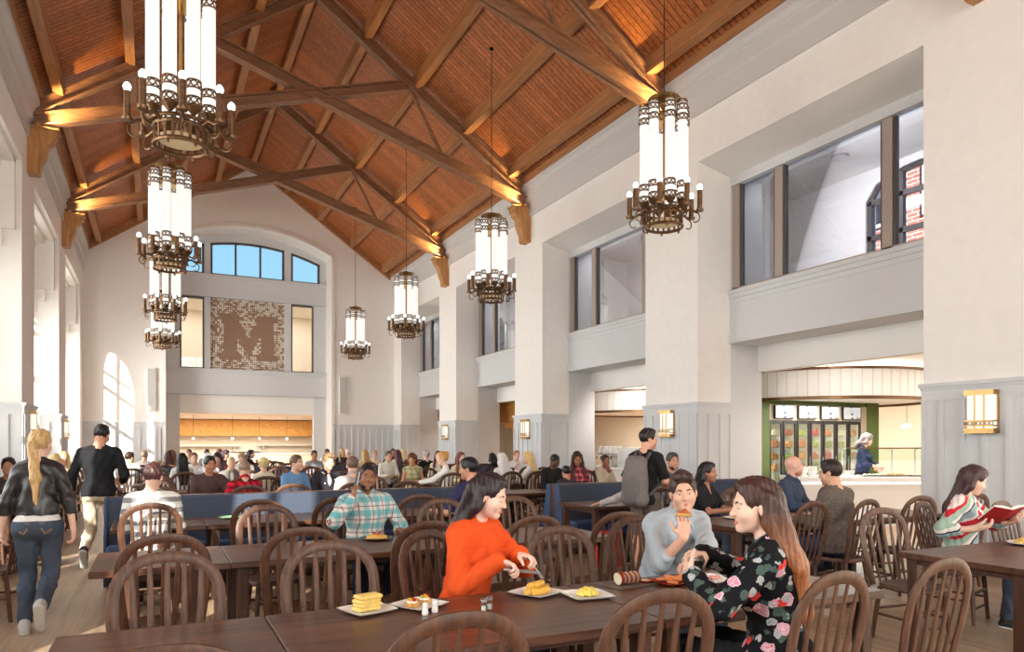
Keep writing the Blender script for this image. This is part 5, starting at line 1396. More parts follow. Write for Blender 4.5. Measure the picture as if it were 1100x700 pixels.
        if st == 'curly':
            for k in range(26):
                a = k*2.4; e_ = .1+.85*((k*7) % 26)/26; Fh.ball(H(.085*math.cos(a)*math.sqrt(1-e_*e_*.9), -.02+.09*math.sin(a)*math.sqrt(1-e_*e_*.9)-.01, .14+.09*e_), .022*s, .008)
        if st in ('long', 'bob', 'mid'):
            Fh.ell(H(0, -.045, .115), np.array((.088, .075, .115))*s, RT, .02)
            dn_ = {'long': .20, 'mid': .36, 'bob': .5}[st]; bk = -.135
            for q in (-1, 1):
                Fh.cone(H(q*.035, -.085, .12), T(q*.045, bk+.01, (dn_+.5)/2+.05), .058*s, .058*s, .03, (cy, .62)); Fh.cone(T(q*.045, bk+.01, (dn_+.5)/2+.05), T(q*.04, bk, dn_), .058*s, .035*s, .03, (cy, .55))
                Fh.cone(H(q*.074, -.028, .15), H(q*.08, -.03, .04), .024*s, .028*s, .02); Fh.cone(H(q*.08, -.03, .04), T(q*.085, -.085, max(dn_+.1, .44)), .028*s, .03*s, .03)
        if st == 'front':                       # long hair brought forward over the shoulders
            Fh.ell(H(0, -.045, .115), np.array((.088, .075, .115))*s, RT, .02)
            for q in (-1, 1):
                Fh.cone(H(q*.076, -.02, .15), H(q*.082, -.015, .02), .024*s, .030*s, .02); Fh.cone(H(q*.082, -.015, .02), T(q*.1, .07, .44), .032*s, .034*s, .02); Fh.cone(T(q*.1, .07, .44), T(q*.09, .14, .27), .034*s, .02*s, .02)
                Fh.cone(H(q*.035, -.085, .1), T(q*.06, -.11, .42), .058*s, .045*s, .03, (cy, .6))
        if st == 'pony':
            b = H(0, -.115, .115); Fh.ball(b, .026*s, .02); c1 = b+RH@np.array((0, -.04, -.02))*s; c2 = T(0, -.15, .38); c3 = T(.005, -.14, .16)
            Fh.cone(b, c1, .024*s, .034*s, .01); Fh.cone(c1, c2, .036*s, .042*s, .02); Fh.cone(c2, c3, .042*s, .012*s, .02)
        if st == 'bun': Fh.ball(H(0, -.085, .2), .042*s, .015)
        if near:
            Fh.rip = lambda X, Y, Z: .0022*np.sin(120*X+70*Y+6*np.sin(9*Z))+.0012*np.sin(210*X-160*Y+11*Z)
        np_object('hair', [(*Fh.mesh(max(res*.85, .0042) if near else res*.9), 0)], [hm], root)
    if beard:
        Fb = Field(); Fb.ell(H(0, .030, .03), np.array((.061, .065, .05))*s, RT, .01); Fb.ell(H(0, .082, .05), np.array((.03, .04, .026))*s, RT, .008, 's'); Fb.cut(H(0, .03, .056), RH@np.array((0, .5, 1)))
        np_object('beard', [(*Fb.mesh(max(res*.8, .004)), 0)], [hair_mat(beard)], root)
    return ctx
# ------------------------------------------------------------------ the people close by
JEANS = (70, 80, 96)
LH = .0046
orange = person('young woman in an orange sweatshirt cutting her food at the front table', 1.66, 3.98, 152, 'sit', 'f', 1.04, LH, (236, 196, 178),
    ('long', (42, 28, 32)), ('sweatshirt', cloth((222, 84, 34))), pants=(44, 46, 56), lean=11, head=(-20, 16, -3), lids=.85, loose=.012,
    R=dict(w=(1.72, 3.63, .925), f=(.75, -.6, -.25), n=(-.1, -.3, -.9), curl=.75, pole=(-.6, .1, -.9)), L=dict(w=(1.86, 3.66, .945), f=(.45, -.8, -.1), n=(-.3, -.2, -.9), curl=.8, pole=(.8, .4, -.8)))
blue = person('young man in a light blue rolled-sleeve shirt biting a pizza slice', 3.24, 4.12, 188, 'sit', 'm', 1.07, LH, (222, 174, 150),
    ('quiff', (62, 44, 38)), ('shirt', plain('chambray', srgb(172, 181, 190), .8, spec=.2, noise=.13, nscale=9, bumpy=.25)), neck='collar', sleeve=.66, pants=(52, 60, 78), lean=24, head=(26, 2, 6), loose=.006,
    R=dict(w=(3.0, 3.60, .985), f=(.12, .12, .97), n=(.45, .8, 0), curl=.75, pole=(-.25, -.3, -1)), L=dict(w=(3.02, 3.47, .825), f=(-1, .12, -.05), n=(0, 0, -1), curl=.5, pole=(1, -.4, -.5)))
floral = person('young woman with long copper-tipped hair in a black floral top, from behind', 2.57, 2.42, -6, 'sit', 'f', 1.04, LH, (238, 198, 178),
    ('long', (66, 40, 34), hair_mat((66, 40, 34), (170, 104, 62), .98, 1.28)), ('blouse', patterned('floral', floral_fn)), pants=(34, 34, 38), lean=6, twist=-34, head=(-58, 3, 0), loose=.010,
    L=dict(w=(2.27, 2.66, .955), f=(.25, .8, .45), n=(.75, -.1, .3), curl=.55, pole=(-.7, -.9, -.8)), R=dict(w=(2.50, 2.86, 1.02), f=(-.85, -.2, -.05), n=(-.2, -.2, -.9), curl=.6, pole=(.9, .2, -.6)))
phone_man = person('smiling man in teal and white plaid shirt talking on a phone', 1.76, 6.62, 182, 'sit', 'm', 1.0, .0052, (146, 98, 74),
    ('buzz', (30, 24, 24)), ('shirt', patterned('teal_plaid', plaid_fn((222, 214, 208), (48, 168, 180), (122, 44, 52), .12))), neck='collar', pants=(34, 40, 56), lean=3, head=(4, -3, -7), smile=True, beard=(34, 26, 26), wide=1.1, loose=.008,
    R=dict(w=(1.60, 6.43, 1.075), f=(.12, .12, .98), n=(.9, .25, .1), curl=.6, pole=(-.9, -.5, -1)), L=dict(l=(-.25, .26, .80), f=(.1, -1, -.1), pole=(.6, .6, -.6)))
person('dark-haired person in a grey and white striped sweater seen from behind', -.02, 7.62, 2, 'sit', 'm', 1.0, .006, (224, 180, 158), ('short', (72, 44, 42)), ('sweater', patterned('stripes', stripe_fn((238, 236, 232), (140, 138, 142), .105))), pants=(70, 72, 84), lean=5, head=(8, 12, 0), wide=1.06, loose=.006)
person('black-haired man in a navy tee seen from behind by the bench', 3.28, 7.6, -18, 'sit', 'm', 1.03, .006, (206, 150, 122), ('short', (24, 22, 26)), ('tee', cloth((54, 52, 88))), sleeve=.45, pants=(40, 42, 50), lean=3, head=(-34, 4, 0), wide=1.08,
    L=dict(l=(-.3, .34, .80)))
person('smiling dark-skinned woman with long black hair in a black v-neck', 5.8, 6.62, 162, 'sit', 'f', .96, .006, (172, 122, 96), ('long', (30, 26, 28)), ('top', cloth((36, 34, 37))), neck='v', sleeve=.4, pants=JEANS, lean=4, head=(-6, 0, 4), smile=True,
    R=dict(l=(.02, .38, .82), curl=.6), L=dict(l=(-.3, .36, .80)))
bald = person('bald man in dark denim shirt with a black shoulder bag, looking aside', 7.25, 6.65, 160, 'sit', 'm', 1.04, .006, (228, 178, 160), ('bald', (150, 90, 60)), ('shirt', plain('denim', srgb(66, 76, 98), .8, spec=.2, noise=.12, nscale=60, bumpy=.3)), neck='collar', pants=(50, 64, 96), lean=2, head=(-34, -4, 0), beard=(190, 128, 98), wide=1.05)
person('dark-haired man in a mottled grey sweater seen from behind', 6.15, 5.02, -8, 'sit', 'm', 1.03, .006, (214, 164, 138), ('short', (44, 32, 30)), ('sweater', plain('melange', srgb(104, 94, 88), .9, spec=.15, noise=.42, nscale=75, bumpy=.4)), pants=(52, 66, 98), lean=4, head=(-16, 6, 0), wide=1.08, loose=.006)
reader = person('long-haired woman in a multicoloured striped kimono top reading a book', 6.5, 4.02, 158, 'sit', 'f', 1.0, .0052, (236, 196, 174), ('long', (66, 42, 44)), ('kimono_top', patterned('kimono', multi_fn([(0, (232, 224, 220)), (.16, (206, 48, 62)), (.30, (232, 224, 220)), (.36, (156, 180, 188)), (.55, (40, 40, 52)), (.6, (232, 224, 220)), (.7, (160, 186, 170)), (.86, (206, 48, 62)), (.94, (232, 224, 220))], .33, -.75, .3))), neck='v', sleeve=.72, pants=JEANS, lean=5, head=(-28, 22, 0), lids=.9, loose=.016,
    R=dict(w=(6.27, 3.74, .85), f=(.5, -.7, .25), n=(.3, .35, .85), curl=.45, pole=(-.7, .1, -.9)), L=dict(w=(6.63, 3.66, .90), f=(-.2, -.85, .35), n=(-.4, .35, .8), curl=.45, pole=(.9, .3, -.7)))
hiker = person('young man standing in black tee and grey shorts wearing a backpack', 5.25, 7.0, 68, 'stand', 'm', 1.0, .0056, (220, 164, 138), ('short', (36, 26, 26)), ('tee', cloth((32, 31, 33))), sleeve=.46, pants=(98, 86, 82), pants_len=.5, lean=2, head=(44, 2, 0), hem=-.10,
    R=dict(l=(.2, .27, 1.06), f=(-.5, .8, .1), n=(-.6, -.3, .6)), L=dict(l=(-.24, .22, 1.04), f=(.5, .8, .1), n=(.6, -.3, .6)),
    legs=dict(R=((.1, .06, .49), (.09, .05, .085), (.2, 1, 0)), L=((-.1, .02, .49), (-.11, -.1, .085), (-.2, 1, 0))), shoe=(48, 46, 46))
walker = person('blonde woman with a ponytail walking away in black leather jacket and jeans', -.87, 7.15, 2, 'stand', 'f', .965, .0052, (232, 190, 168), ('pony', (204, 168, 116)), ('jacket', plain('leather', srgb(44, 41, 42), .38, spec=.5, noise=.15, nscale=30, bumpy=.3)), hem=.068, pants=plain('jeans', srgb(72, 82, 98), .85, spec=.2, noise=.3, nscale=5, bumpy=.2), loose=.004, wide=.92, waist=.04, band=(.02, .12, cloth((232, 230, 228))), head=(14, 2, 0),
    R=dict(l=(.27, -.06, .82), f=(.05, .15, -1), n=(-1, .2, 0), curl=.5), L=dict(l=(-.27, .04, .82), f=(-.05, .15, -1), n=(1, .2, 0), curl=.5),
    legs=dict(L=((-.085, .09, .49), (-.095, .02, .08), (-.1, 1, 0)), R=((.085, .06, .47), (.06, -.27, .26), (0, .5, -.87))), shoe=(196, 196, 198))
T_ = walker['T']; mb = MB()
for q in (-1, 1):
    for k in range(2): mb.tube([tuple(T_(q*(.045+.01*k), -.168, -.035)), tuple(T_(q*(.07+.008*k), -.176, -.075-.012*k)), tuple(T_(q*(.10+.005*k), -.163, -.06-.012*k)), tuple(T_(q*.125, -.135, -.04-.012*k))], .0025, 5)
    mb.tube([tuple(T_(q*.035, -.165, .005)), tuple(T_(q*.14, -.115, .0))], .0022, 5)
mb.build('pocket_stitching', plain('tan_thread', srgb(176, 140, 96), .8), walker['root'])
strider = person('tall man in black sweater and khaki trousers walking away, head bowed', -.62, 10.4, 6, 'stand', 'm', 1.04, .006, (206, 150, 124), ('short', (30, 26, 28)), ('sweater', cloth((32, 32, 36))), hem=-.07, pants=(196, 178, 156), pants_len=.9, sleeve=.86, head=(16, 20, 0), lean=4, wide=1.06,
    R=dict(l=(.22, .24, 1.06), f=(-.5, .8, .1), n=(-.5, -.2, .8), curl=.6), L=dict(l=(-.30, .02, .93), f=(.3, .4, -.7), n=(1, 0, 0), curl=.5),
    legs=dict(R=((.1, .14, .52), (.1, .16, .09), (.1, 1, 0)), L=((-.1, .06, .50), (-.12, -.27, .26), (-.05, .55, -.8))), shoe=(62, 62, 66))
person('bearded dark-haired man in grey shirt on the bench beside the backpack man', 7.05, 8.8, 172, 'sit', 'm', 1.06, .008, (206, 152, 124), ('short', (66, 52, 46)), ('shirt', cloth((96, 98, 106))), pants=(50, 54, 66), head=(20, 0, 0), beard=(72, 56, 50), smile=True)
person('brown-haired person behind the bench, face hidden by the bearded man', 7.75, 10.05, 4, 'sit', 'm', 1.05, .010, (206, 152, 124), ('curly', (92, 58, 44)), ('shirt', cloth((120, 110, 110))), pants=(50, 54, 66))
person('seated person in pale grey sleeves half hidden behind the backpack man', 5.68, 7.45, 0, 'sit', 'm', .95, .008, (224, 176, 152), ('short', (60, 44, 38)), ('sweater', cloth((188, 184, 182))), pants=(44, 52, 70), lean=14,
    L=dict(w=(5.22, 7.88, .80), f=(-.7, .5, -.1), pole=(-.6, -.6, -.3)))
person('black-haired child low behind the booth below the couple', 5.98, 10.02, 0, 'sit', 'm', .78, .010, MD, ('short', (24, 22, 26)), ('top', cloth((60, 54, 60))))
person('black-haired person by the left wall beyond the walking woman', -1.75, 11.70, 178, 'sit', 'm', 1.0, .010, (190, 140, 112), ('short', (32, 26, 26)), ('sweater', cloth((80, 70, 68))))
person('first blonde woman by the left wall, seen from behind', -1.62, 15.37, 0, 'sit', 'f', 1.0, .012, LT, ('long', (214, 184, 130)), ('top', cloth((170, 150, 140))))
person('second blonde woman by the left wall, facing the first', -1.62, 16.92, 180, 'sit', 'f', 1.03, .012, LT, ('front', (206, 170, 120)), ('top', cloth((200, 180, 170))))
server = person('grey-haired server in navy shirt and black apron behind the glass guard', 12.95, 10.0, 160, 'stand', 'f', 1.02, .008, (226, 180, 158), ('bob', (122, 114, 112)), ('shirt', cloth((48, 54, 84))), sleeve=.7, pants=(32, 31, 34), head=(-40, 18, 0), hem=.02,
    R=dict(l=(.1, .36, 1.1), f=(-.2, .9, -.3)), L=dict(l=(-.1, .36, 1.1), f=(.2, .9, -.3)))
# everyone farther off
for r, sd, x, y, h, lab, kw in SIT:
    kw = kw(); kw.setdefault('res', .014)
    kw.setdefault('pants', [(44, 48, 60), (60, 66, 84), (50, 46, 46), (84, 80, 76)][int(x*10) % 4])
    person(lab, x, y, h, 'sit', **kw)
# ------------------------------------------------------------------ things held, worn and served
TT = .761
def field_obj(name, F, res, mat, parent=None): return np_object(name, [(*F.mesh(res), 0)], [mat], parent)
CR = plain('porcelain_plate', srgb(240, 238, 236), .18)
def plate_square(x, y, lab, rot=0, w=.115, mat=None, grp='white square plates'):
    """slightly dished square plate with raised corners"""
    n = 13; vs = []
    for j in range(n):
        for i in range(n):
            u, v = -1+2*i/(n-1), -1+2*j/(n-1); uu, vv = u*math.sqrt(1-v*v*.12), v*math.sqrt(1-u*u*.12); e = max(abs(u), abs(v))
            vs.append((uu*w, vv*w, .004+.014*max(0, (e-.55)/.45)**1.6))
    top = len(vs); vs += [(a*.97, b*.97, max(0, c-.005)) for a, b, c in vs]
    q = lambda o: [(o+j*n+i, o+j*n+i+1, o+(j+1)*n+i+1, o+(j+1)*n+i) for j in range(n-1) for i in range(n-1)]
    rim = [j for j in range(n)]+[k*n+n-1 for k in range(1, n)]+[(n-1)*n+i for i in range(n-2, -1, -1)]+[k*n for k in range(n-2, 0, -1)]
    fs = q(0)+q(top)+[(rim[k], rim[(k+1) % len(rim)], top+rim[(k+1) % len(rim)], top+rim[k]) for k in range(len(rim))]
    o = MB().add(vs, fs).build('plate', mat or CR, None, True); o.location = (x, y, TT); o.rotation_euler.z = rot
    return tag(o, lab, 'plate', grp)
def plate_round(x, y, lab, r=.12, mat=None):
    mb = MB(); mb.lathe([(0, 0), (r*.55, 0), (r*.62, .004), (r, .016), (r*.99, .02), (r*.62, .008), (0, .006)], n=28, caps=False)
    o = mb.build('plate', mat or CR, None, True); o.location = (x, y, TT); return tag(o, lab, 'plate', 'round plates')
YEL = plain('waffle', srgb(238, 206, 122), .6, noise=.14, nscale=60, bumpy=.4); CORN = plain('corn_fritter', srgb(226, 176, 72), .5, noise=.2, nscale=80, bumpy=.5)
EGG = plain('saffron_rice', srgb(232, 208, 96), .6, noise=.18, nscale=120, bumpy=.6); CRUST = plain('tart_crust', srgb(206, 158, 92), .6, noise=.15, nscale=70); CREAM = plain('cream', srgb(246, 240, 228), .4)
# wafers
plate_square(.93, 3.46, 'white square plate under the stack of yellow wafers', .3)
for k in range(4):
    mb = MB(); mb.bevbox(-.062, .062, -.04, .04, 0, .0185, .006)
    for j in range(6): mb.box(-.055+.02*j, -.045+.02*j, -.042, .042, .004, .0145)
    o = mb.build('wafer', YEL); o.location = (.925+.006*(k % 2), 3.462-.004*k, TT+.009+.0195*k); o.rotation_euler.z = .25+.12*(k % 3)
    tag(o, 'yellow wafer slice, %s in the stack near the left of the front table' % ('lowest', 'second from below', 'third from below', 'topmost')[k], 'wafer', 'stacked wafers')
# fruit tarts
plate_square(1.19, 3.45, 'white square plate with two fruit tarts', .5)
FR = [plain('mango', srgb(236, 160, 40), .4), plain('berry', srgb(150, 40, 60), .35), plain('kiwi', srgb(150, 180, 60), .4)]
for k, (dx, dy) in enumerate(((-.04, -.02), (.04, .025))):
    o = empty('fruit_tart', 'small fruit tart with cream, %s' % ('closer one beside the wafers', 'farther one beside the shakers')[k], 'tart', (1.19+dx, 3.45+dy, TT+.008), k, 'fruit tarts')
    mb = MB(); n = 24; vs = []
    for z, r in ((0, .03), (.022, .037), (.022, .03), (.016, 0)):
        for j in range(n): rr = r+(.0025*(-1)**j if z and r > .034 else 0); vs.append((rr*math.cos(2*PI*j/n), rr*math.sin(2*PI*j/n), z))
    mb.add(vs, [(i*n+j, i*n+(j+1) % n, (i+1)*n+(j+1) % n, (i+1)*n+j) for i in range(3) for j in range(n)]+[tuple(range(n))]); mb.build('crust', CRUST, o)
    mb = MB(); mb.ball((0, 0, .02), .031, 12, 6, (1, 1, .4)); mb.build('cream', CREAM, o, True)
    for j in range(5): a = j*1.26; MB().ball((.016*math.cos(a), .016*math.sin(a), .036), .0105, 8, 5, (1, 1, .8)).build('fruit_piece', FR[j % 3], o, True)
# shakers
for k, (x, y) in enumerate(((1.16, 3.27), (1.22, 3.30))):
    o = empty('salt_shaker', 'white ceramic shaker, %s of the pair by the fruit tarts' % ('left one', 'right one')[k], 'shaker', (x, y, TT), 0, 'ceramic shakers')
    mb = MB(); mb.lathe([(.014, 0), (.0165, .006), (.015, .025), (.0125, .034), (.0135, .042)], n=14); mb.build('body', CR, o, True); mb = MB(); mb.lathe([(.0135, .042), (.0145, .046), (.012, .056), (0, .06)], n=14, caps=False); mb.build('cap', M['white_gloss'], o, True)
for k, (x, y) in enumerate(((1.43, 3.19), (1.475, 3.22))):
    o = empty('glass_shaker', 'clear glass shaker, %s of the pair before the orange woman' % ('left one', 'right one')[k], 'shaker', (x, y, TT), 0, 'glass shakers')
    mb = MB(); mb.lathe([(.015, 0), (.016, .05), (.014, .055), (.013, .05), (.013, .006), (0, .006)], n=14, caps=False); mb.build('body', M['clear'], o, True)
    mb = MB(); mb.lathe([(0, .007), (.012, .007), (.012, .03), (0, .03)], n=12, caps=False); mb.build('contents', (CREAM, M['panel_grey'])[k], o, True)
    mb = MB(); mb.lathe([(.016, .052), (.016, .064), (.008, .07), (0, .07)], n=14, caps=False); mb.build('cap', M['steel'], o, True)
# corn fritters
plate_square(1.86, 3.45, 'white square plate of golden fritters in front of the orange woman', .45, .12)
fp = [(-.055, -.03, .012, .5), (-.015, -.045, .012, .3), (.03, -.035, .012, .45), (-.02, .0, .036, .4), (.02, .005, .04, .6), (.055, .0, .012, .9)]
for k, (dx, dy, dz, a) in enumerate(fp):
    F = Field(); c, s_ = math.cos(a), math.sin(a); F.cone((-.028*c, -.028*s_, 0), (.028*c, .028*s_, 0), .019, .019, 0); F.rip = lambda X, Y, Z: .0012*np.sin(320*X)*np.sin(300*Y+200*Z)
    o = field_obj('fritter', F, .004, CORN); o.location = (1.86+dx, 3.45+dy, TT+dz+.013); tag(o, 'golden fritter on the square plate, %s' % ('front left one', 'front middle one', 'front right one', 'upper left one', 'topmost one', 'one at the right rim')[k], 'fritter', 'golden fritters')
# rice mound
plate_square(2.07, 3.27, 'white square plate under the mound of yellow rice', -.1, .12)
F = Field(); F.ell((0, 0, 0), (.062, .05, .042), None, 0); F.cut((0, 0, 0), (0, 0, -1)); F.rip = lambda X, Y, Z: .0025*np.sin(260*X+40)*np.sin(240*Y)+.002*np.sin(310*Z+150*X)
o = field_obj('rice_mound', F, .004, EGG); o.location = (2.075, 3.272, TT+.012); tag(o, 'mound of yellow rice on a white square plate', 'rice')
# sliced sausage-like apple roll on a mesh mat
o = MB().box(-.16, .16, -.08, .08, 0, .004).build('table_mat', plain('mat_weave', srgb(110, 96, 84), .8, noise=.35, nscale=220)); o.location = (2.47, 3.43, TT); o.rotation_euler.z = .1; tag(o, 'small dark woven mat under the sliced red roll', 'mat')
RED = plain('red_skin', srgb(150, 52, 42), .35, noise=.2, nscale=40); PALE = plain('pale_flesh', srgb(240, 230, 198), .5)
for k in range(6):
    o = empty('roll_slice', 'red-skinned pale slice of the roll, %s' % ('end slice facing left', 'second', 'third', 'fourth', 'fifth', 'loose one lying flat')[k], 'slice', (2.38+.03*k, 3.43, TT+.043) if k < 5 else (2.575, 3.44, TT+.005), .1, 'roll slices')
    if k == 0: pr = [(0, 0), (.034, 0), (.037, .006), (.037, .024), (0, .024)]
    else: pr = [(0, 0), (.034, 0), (.036, .004), (.036, .013), (0, .013)]
    mb = MB(); mb.lathe(pr, n=20, caps=False); me = mb.build('skin', RED, o, True); mb = MB(); mb.lathe([(0, -.0015), (.035, -.0015), (.035, .0), (0, .0)] if k < 5 else [(0, .0125), (.036, .0125), (.036, .0135), (0, .0135)], n=20, caps=False); fl = mb.build('flesh', PALE, o, True)
    if k < 5:
        for q in (me, fl): q.rotation_euler = (0, PI/2-.12, 0)
# cracker tray
tr = empty('serving_tray', 'rectangular red tray of orange crackers near the pizza eater', 'tray', (2.77, 3.36, TT), .12)
mb = MB(); vs = []
for z, a, b in ((.0, .13, .07), (.018, .17, .1), (.02, .168, .098), (.005, .128, .068)): vs += [(-a, -b, z), (a, -b, z), (a, b, z), (-a, b, z)]
mb.add(vs, [(i*4+j, i*4+(j+1) % 4, (i+1)*4+(j+1) % 4, (i+1)*4+j) for i in range(3) for j in range(4)]+[(3, 2, 1, 0), (12, 13, 14, 15)]); mb.build('dish', plain('red_lacquer', srgb(168, 52, 28), .25), tr)
CK = plain('cracker', srgb(222, 140, 84), .6, noise=.16, nscale=70, bumpy=.3); rk = random.Random(5)
for k in range(12):
    mb = MB(); mb.lathe([(0, 0), (.03, .0), (.034, .005), (.03, .011), (0, .013)], n=12, caps=False)
    i, j = k % 4, k//4; o = mb.build('cracker', CK, None, True); o.location = (2.77-.09+.06*i+rk.uniform(-.006, .006), 3.36-.045+.045*j+.007*i+rk.uniform(-.005, .005), TT+.013+.011*((i+j) % 2)); o.rotation_euler = (rk.uniform(-.12, .12), rk.uniform(-.12, .12), 0)
    tag(o, 'orange cracker on the red tray, %s row, %s from the left' % (('front', 'middle', 'back')[j], ORD[i]), 'cracker', 'crackers on the tray')
# breaded slice plate, salad plate
GREY = plain('stoneware', srgb(196, 198, 198), .2)
plate_round(2.71, 3.0, 'round grey plate with a crumbed slice beside the floral woman', .125, GREY)
F = Field(); F.cone((-.05, 0, .0), (.055, .01, .0), .03, .024, 0, (np.array((0, 0, 1)), .45)); F.rip = lambda X, Y, Z: .0025*np.sin(200*X)*np.sin(190*Y+60); o = field_obj('crumbed_slice', F, .004, plain('crumbs', srgb(186, 130, 66), .6, noise=.25, nscale=90)); o.location = (2.715, 3.005, TT+.024); tag(o, 'browned crumbed slice on the round grey plate', 'food')
plate_square(2.98, 3.32, 'pale square plate with pink ham before the man eating pizza', .1, .12)
mb = MB(); [mb.ball((-.05+.03*k, .01*((k*5) % 3)-.01, .018), .026, 8, 5, (1, .8, .45)) for k in range(4)]; o = mb.build('ham_slices', plain('ham', srgb(216, 150, 140), .4, noise=.2, nscale=60), None, True); o.location = (2.97, 3.32, TT+.004); tag(o, 'folded pink ham slices on a pale square plate', 'ham', None, 'stuff')
# plaid man's dish, green plate, reader's plate, cup, small things on the right tables
DKP = plain('dark_glaze', srgb(38, 40, 40), .25)
plate_round(1.70, 6.02, 'dark round plate of yellow noodles before the man on the phone', .14, DKP)
def noodles(x, y, lab, r, col, z=TT):
    F = Field(); F.ell((0, 0, 0), (r, r*.85, r*.42), None, 0); F.cut((0, 0, 0), (0, 0, -1)); F.rip = lambda X, Y, Z: .004*np.sin(190*X+80*Y)*np.sin(170*Y-60*X)+.003*np.sin(230*Z)
    o = field_obj('noodles', F, .005, col); o.location = (x, y, z+.012); return tag(o, lab, 'noodles', None, 'stuff')
NOO = plain('noodle', srgb(226, 178, 92), .5, noise=.2, nscale=60)
noodles(1.70, 6.02, 'heap of yellow noodles on the dark round plate', .09, NOO)
for k, (dx, dy) in enumerate(((-.02, .0), (.025, .01), (.0, -.03))):
    o = MB().ball((0, 0, 0), .014, 8, 5).build('tomato_piece', plain('tomato', srgb(180, 50, 40), .35) if k == 0 else bpy.data.materials['tomato'], None, True); o.location = (1.70+dx, 6.02+dy, TT+.055-.012*(k == 2)); tag(o, 'small red tomato piece on the noodles, %s' % ('left', 'right', 'front')[k], 'tomato', 'tomato pieces')
plate_round(.75, 8.42, 'pale green plate on the table before the long bench', .13, plain('green_glaze', srgb(150, 186, 140), .25))
plate_round(6.33, 3.36, 'large white plate of chips before the reading woman', .15)
noodles(6.33, 3.36, 'pile of yellow chips on the plate before the reading woman', .11, plain('chips', srgb(232, 200, 110), .55, noise=.2, nscale=70, bumpy=.5))
o = empty('mug', 'blue mug beside the plate of chips', 'mug', (6.66, 3.34, TT), 0); mb = MB(); mb.lathe([(.032, 0), (.04, .01), (.042, .09), (.037, .09), (.034, .012), (0, .012)], n=18, caps=False); mb.build('cup', plain('blue_glaze', srgb(120, 150, 190), .25), o, True)
MB().tube([(.04, 0, .075), (.065, 0, .07), (.068, 0, .045), (.04, 0, .025)], .006, 6).build('handle', bpy.data.materials['blue_glaze'], o, True)
plate_round(5.66, 5.95, 'white plate before the smiling woman in black', .12)
noodles(5.66, 5.95, 'small heap of food before the smiling woman in black', .06, EGG)
# phones
def phone(loc, rot, lab):
    o = empty('phone', lab, 'phone', loc); o.rotation_euler = rot
    MB().bevbox(-.036, .036, -.0045, .0045, -.073, .073, .004).build('body', M['white_gloss'], o); MB().box(-.033, .033, .0045, .0052, -.068, .068).build('display', M['black'], o)
hd = phone_man['H']
def to_world(ctx, p):
    o = ctx['root']; h = -o.rotation_euler.z; x, y, z = p; return (o.location.x+x*math.cos(h)+y*math.sin(h), o.location.y-x*math.sin(h)+y*math.cos(h), z+o.location.z)
phone(to_world(phone_man, hd(.094, .008, .075)), (.3, .2, 1.75), 'white phone held to the ear of the plaid-shirted man')
phone((6.02, 6.0, TT+.005), (PI/2, 0, .4), 'phone lying on the table beside the smiling woman')
# cutlery held by the woman in orange
def grip(ctx, nm, d=.10, up=.0):
    S, el, wr, fd, pn, th, q, cu, _ = ctx['arms'][nm]; return np.array(to_world(ctx, wr+fd*d*ctx['s']+pn*up))
def aim(o, p, t):
    o.location = Vector(p); o.rotation_euler = (Vector(t)-Vector(p)).to_track_quat('Y', 'Z').to_euler()
gk = grip(orange, 'R', .095, .025); gf = grip(orange, 'L', .095, .025)
o = empty('table_knife', 'steel table knife in the right hand of the woman in orange', 'knife'); aim(o, gk, (1.90, 3.52, .865))
mb = MB(); mb.tube([(0, -.06, 0), (0, .03, 0)], [.006, .006], 8); mb.build('handle', M['steel_light'], o, True); mb = MB(); mb.prism([(-.001, .03), (.001, .03), (.001, .13), (-.001, .13)], 'z', -.009, .009); mb.build('blade', M['steel'], o)
o = empty('fork', 'steel fork in the left hand of the woman in orange', 'fork'); aim(o, gf, (1.92, 3.52, .85))
mb = MB(); mb.tube([(0, -.06, 0), (0, .06, 0)], [.005, .004], 8); mb.build('handle', M['steel_light'], o, True)
mb = MB(); mb.box(-.011, .011, .058, .075, -.0015, .0015); [mb.box(-.011+.0062*k, -.0076+.0062*k, .075, .11, -.0015, .0015) for k in range(4)]; mb.build('tines', M['steel'], o)
# pizza slice
g = grip(blue, 'R', .145, .015)
mth = np.array(to_world(blue, blue['H'](0, .098, .04)))
o = empty('pizza_slice', 'pizza slice held to the mouth of the man in light blue', 'pizza slice'); aim(o, g*.6+mth*.4+np.array((0, 0, -.01)), mth)
mb = MB(); mb.prism([(0, .045), (.05, -.05), (-.05, -.05)], 'z', -.005, .004); mb.build('base', plain('pizza_base', srgb(206, 164, 110), .6, noise=.2, nscale=60), o)
mb = MB(); mb.tube([(-.052, -.052, 0), (0, -.058, .002), (.052, -.052, 0)], .011, 8); mb.build('crust', CRUST, o, True)
mb = MB(); mb.prism([(0, .035), (.042, -.042), (-.042, -.042)], 'z', .004, .008); mb.build('topping', plain('pizza_topping', srgb(196, 106, 60), .5, noise=.35, nscale=45), o)
# dark bowl between the hands of the floral woman
gl = grip(floral, 'L', .075, .05); gr = grip(floral, 'R', .10, .03)
o = empty('drink_bowl', 'small black bowl cupped by the woman in the floral top', 'bowl', (gl[0]*.6+gr[0]*.4, gl[1]*.6+gr[1]*.4, min(gl[2], gr[2])-.035)); mb = MB(); mb.lathe([(.022, 0), (.03, .006), (.05, .05), (.052, .065), (.047, .065), (.026, .012), (0, .01)], n=20, caps=False); mb.build('bowl_body', DKP, o, True)
mb = MB(); mb.lathe([(0, .05), (.044, .05)], n=20, caps=False); mb.build('contents', plain('coffee', srgb(90, 60, 40), .3), o)
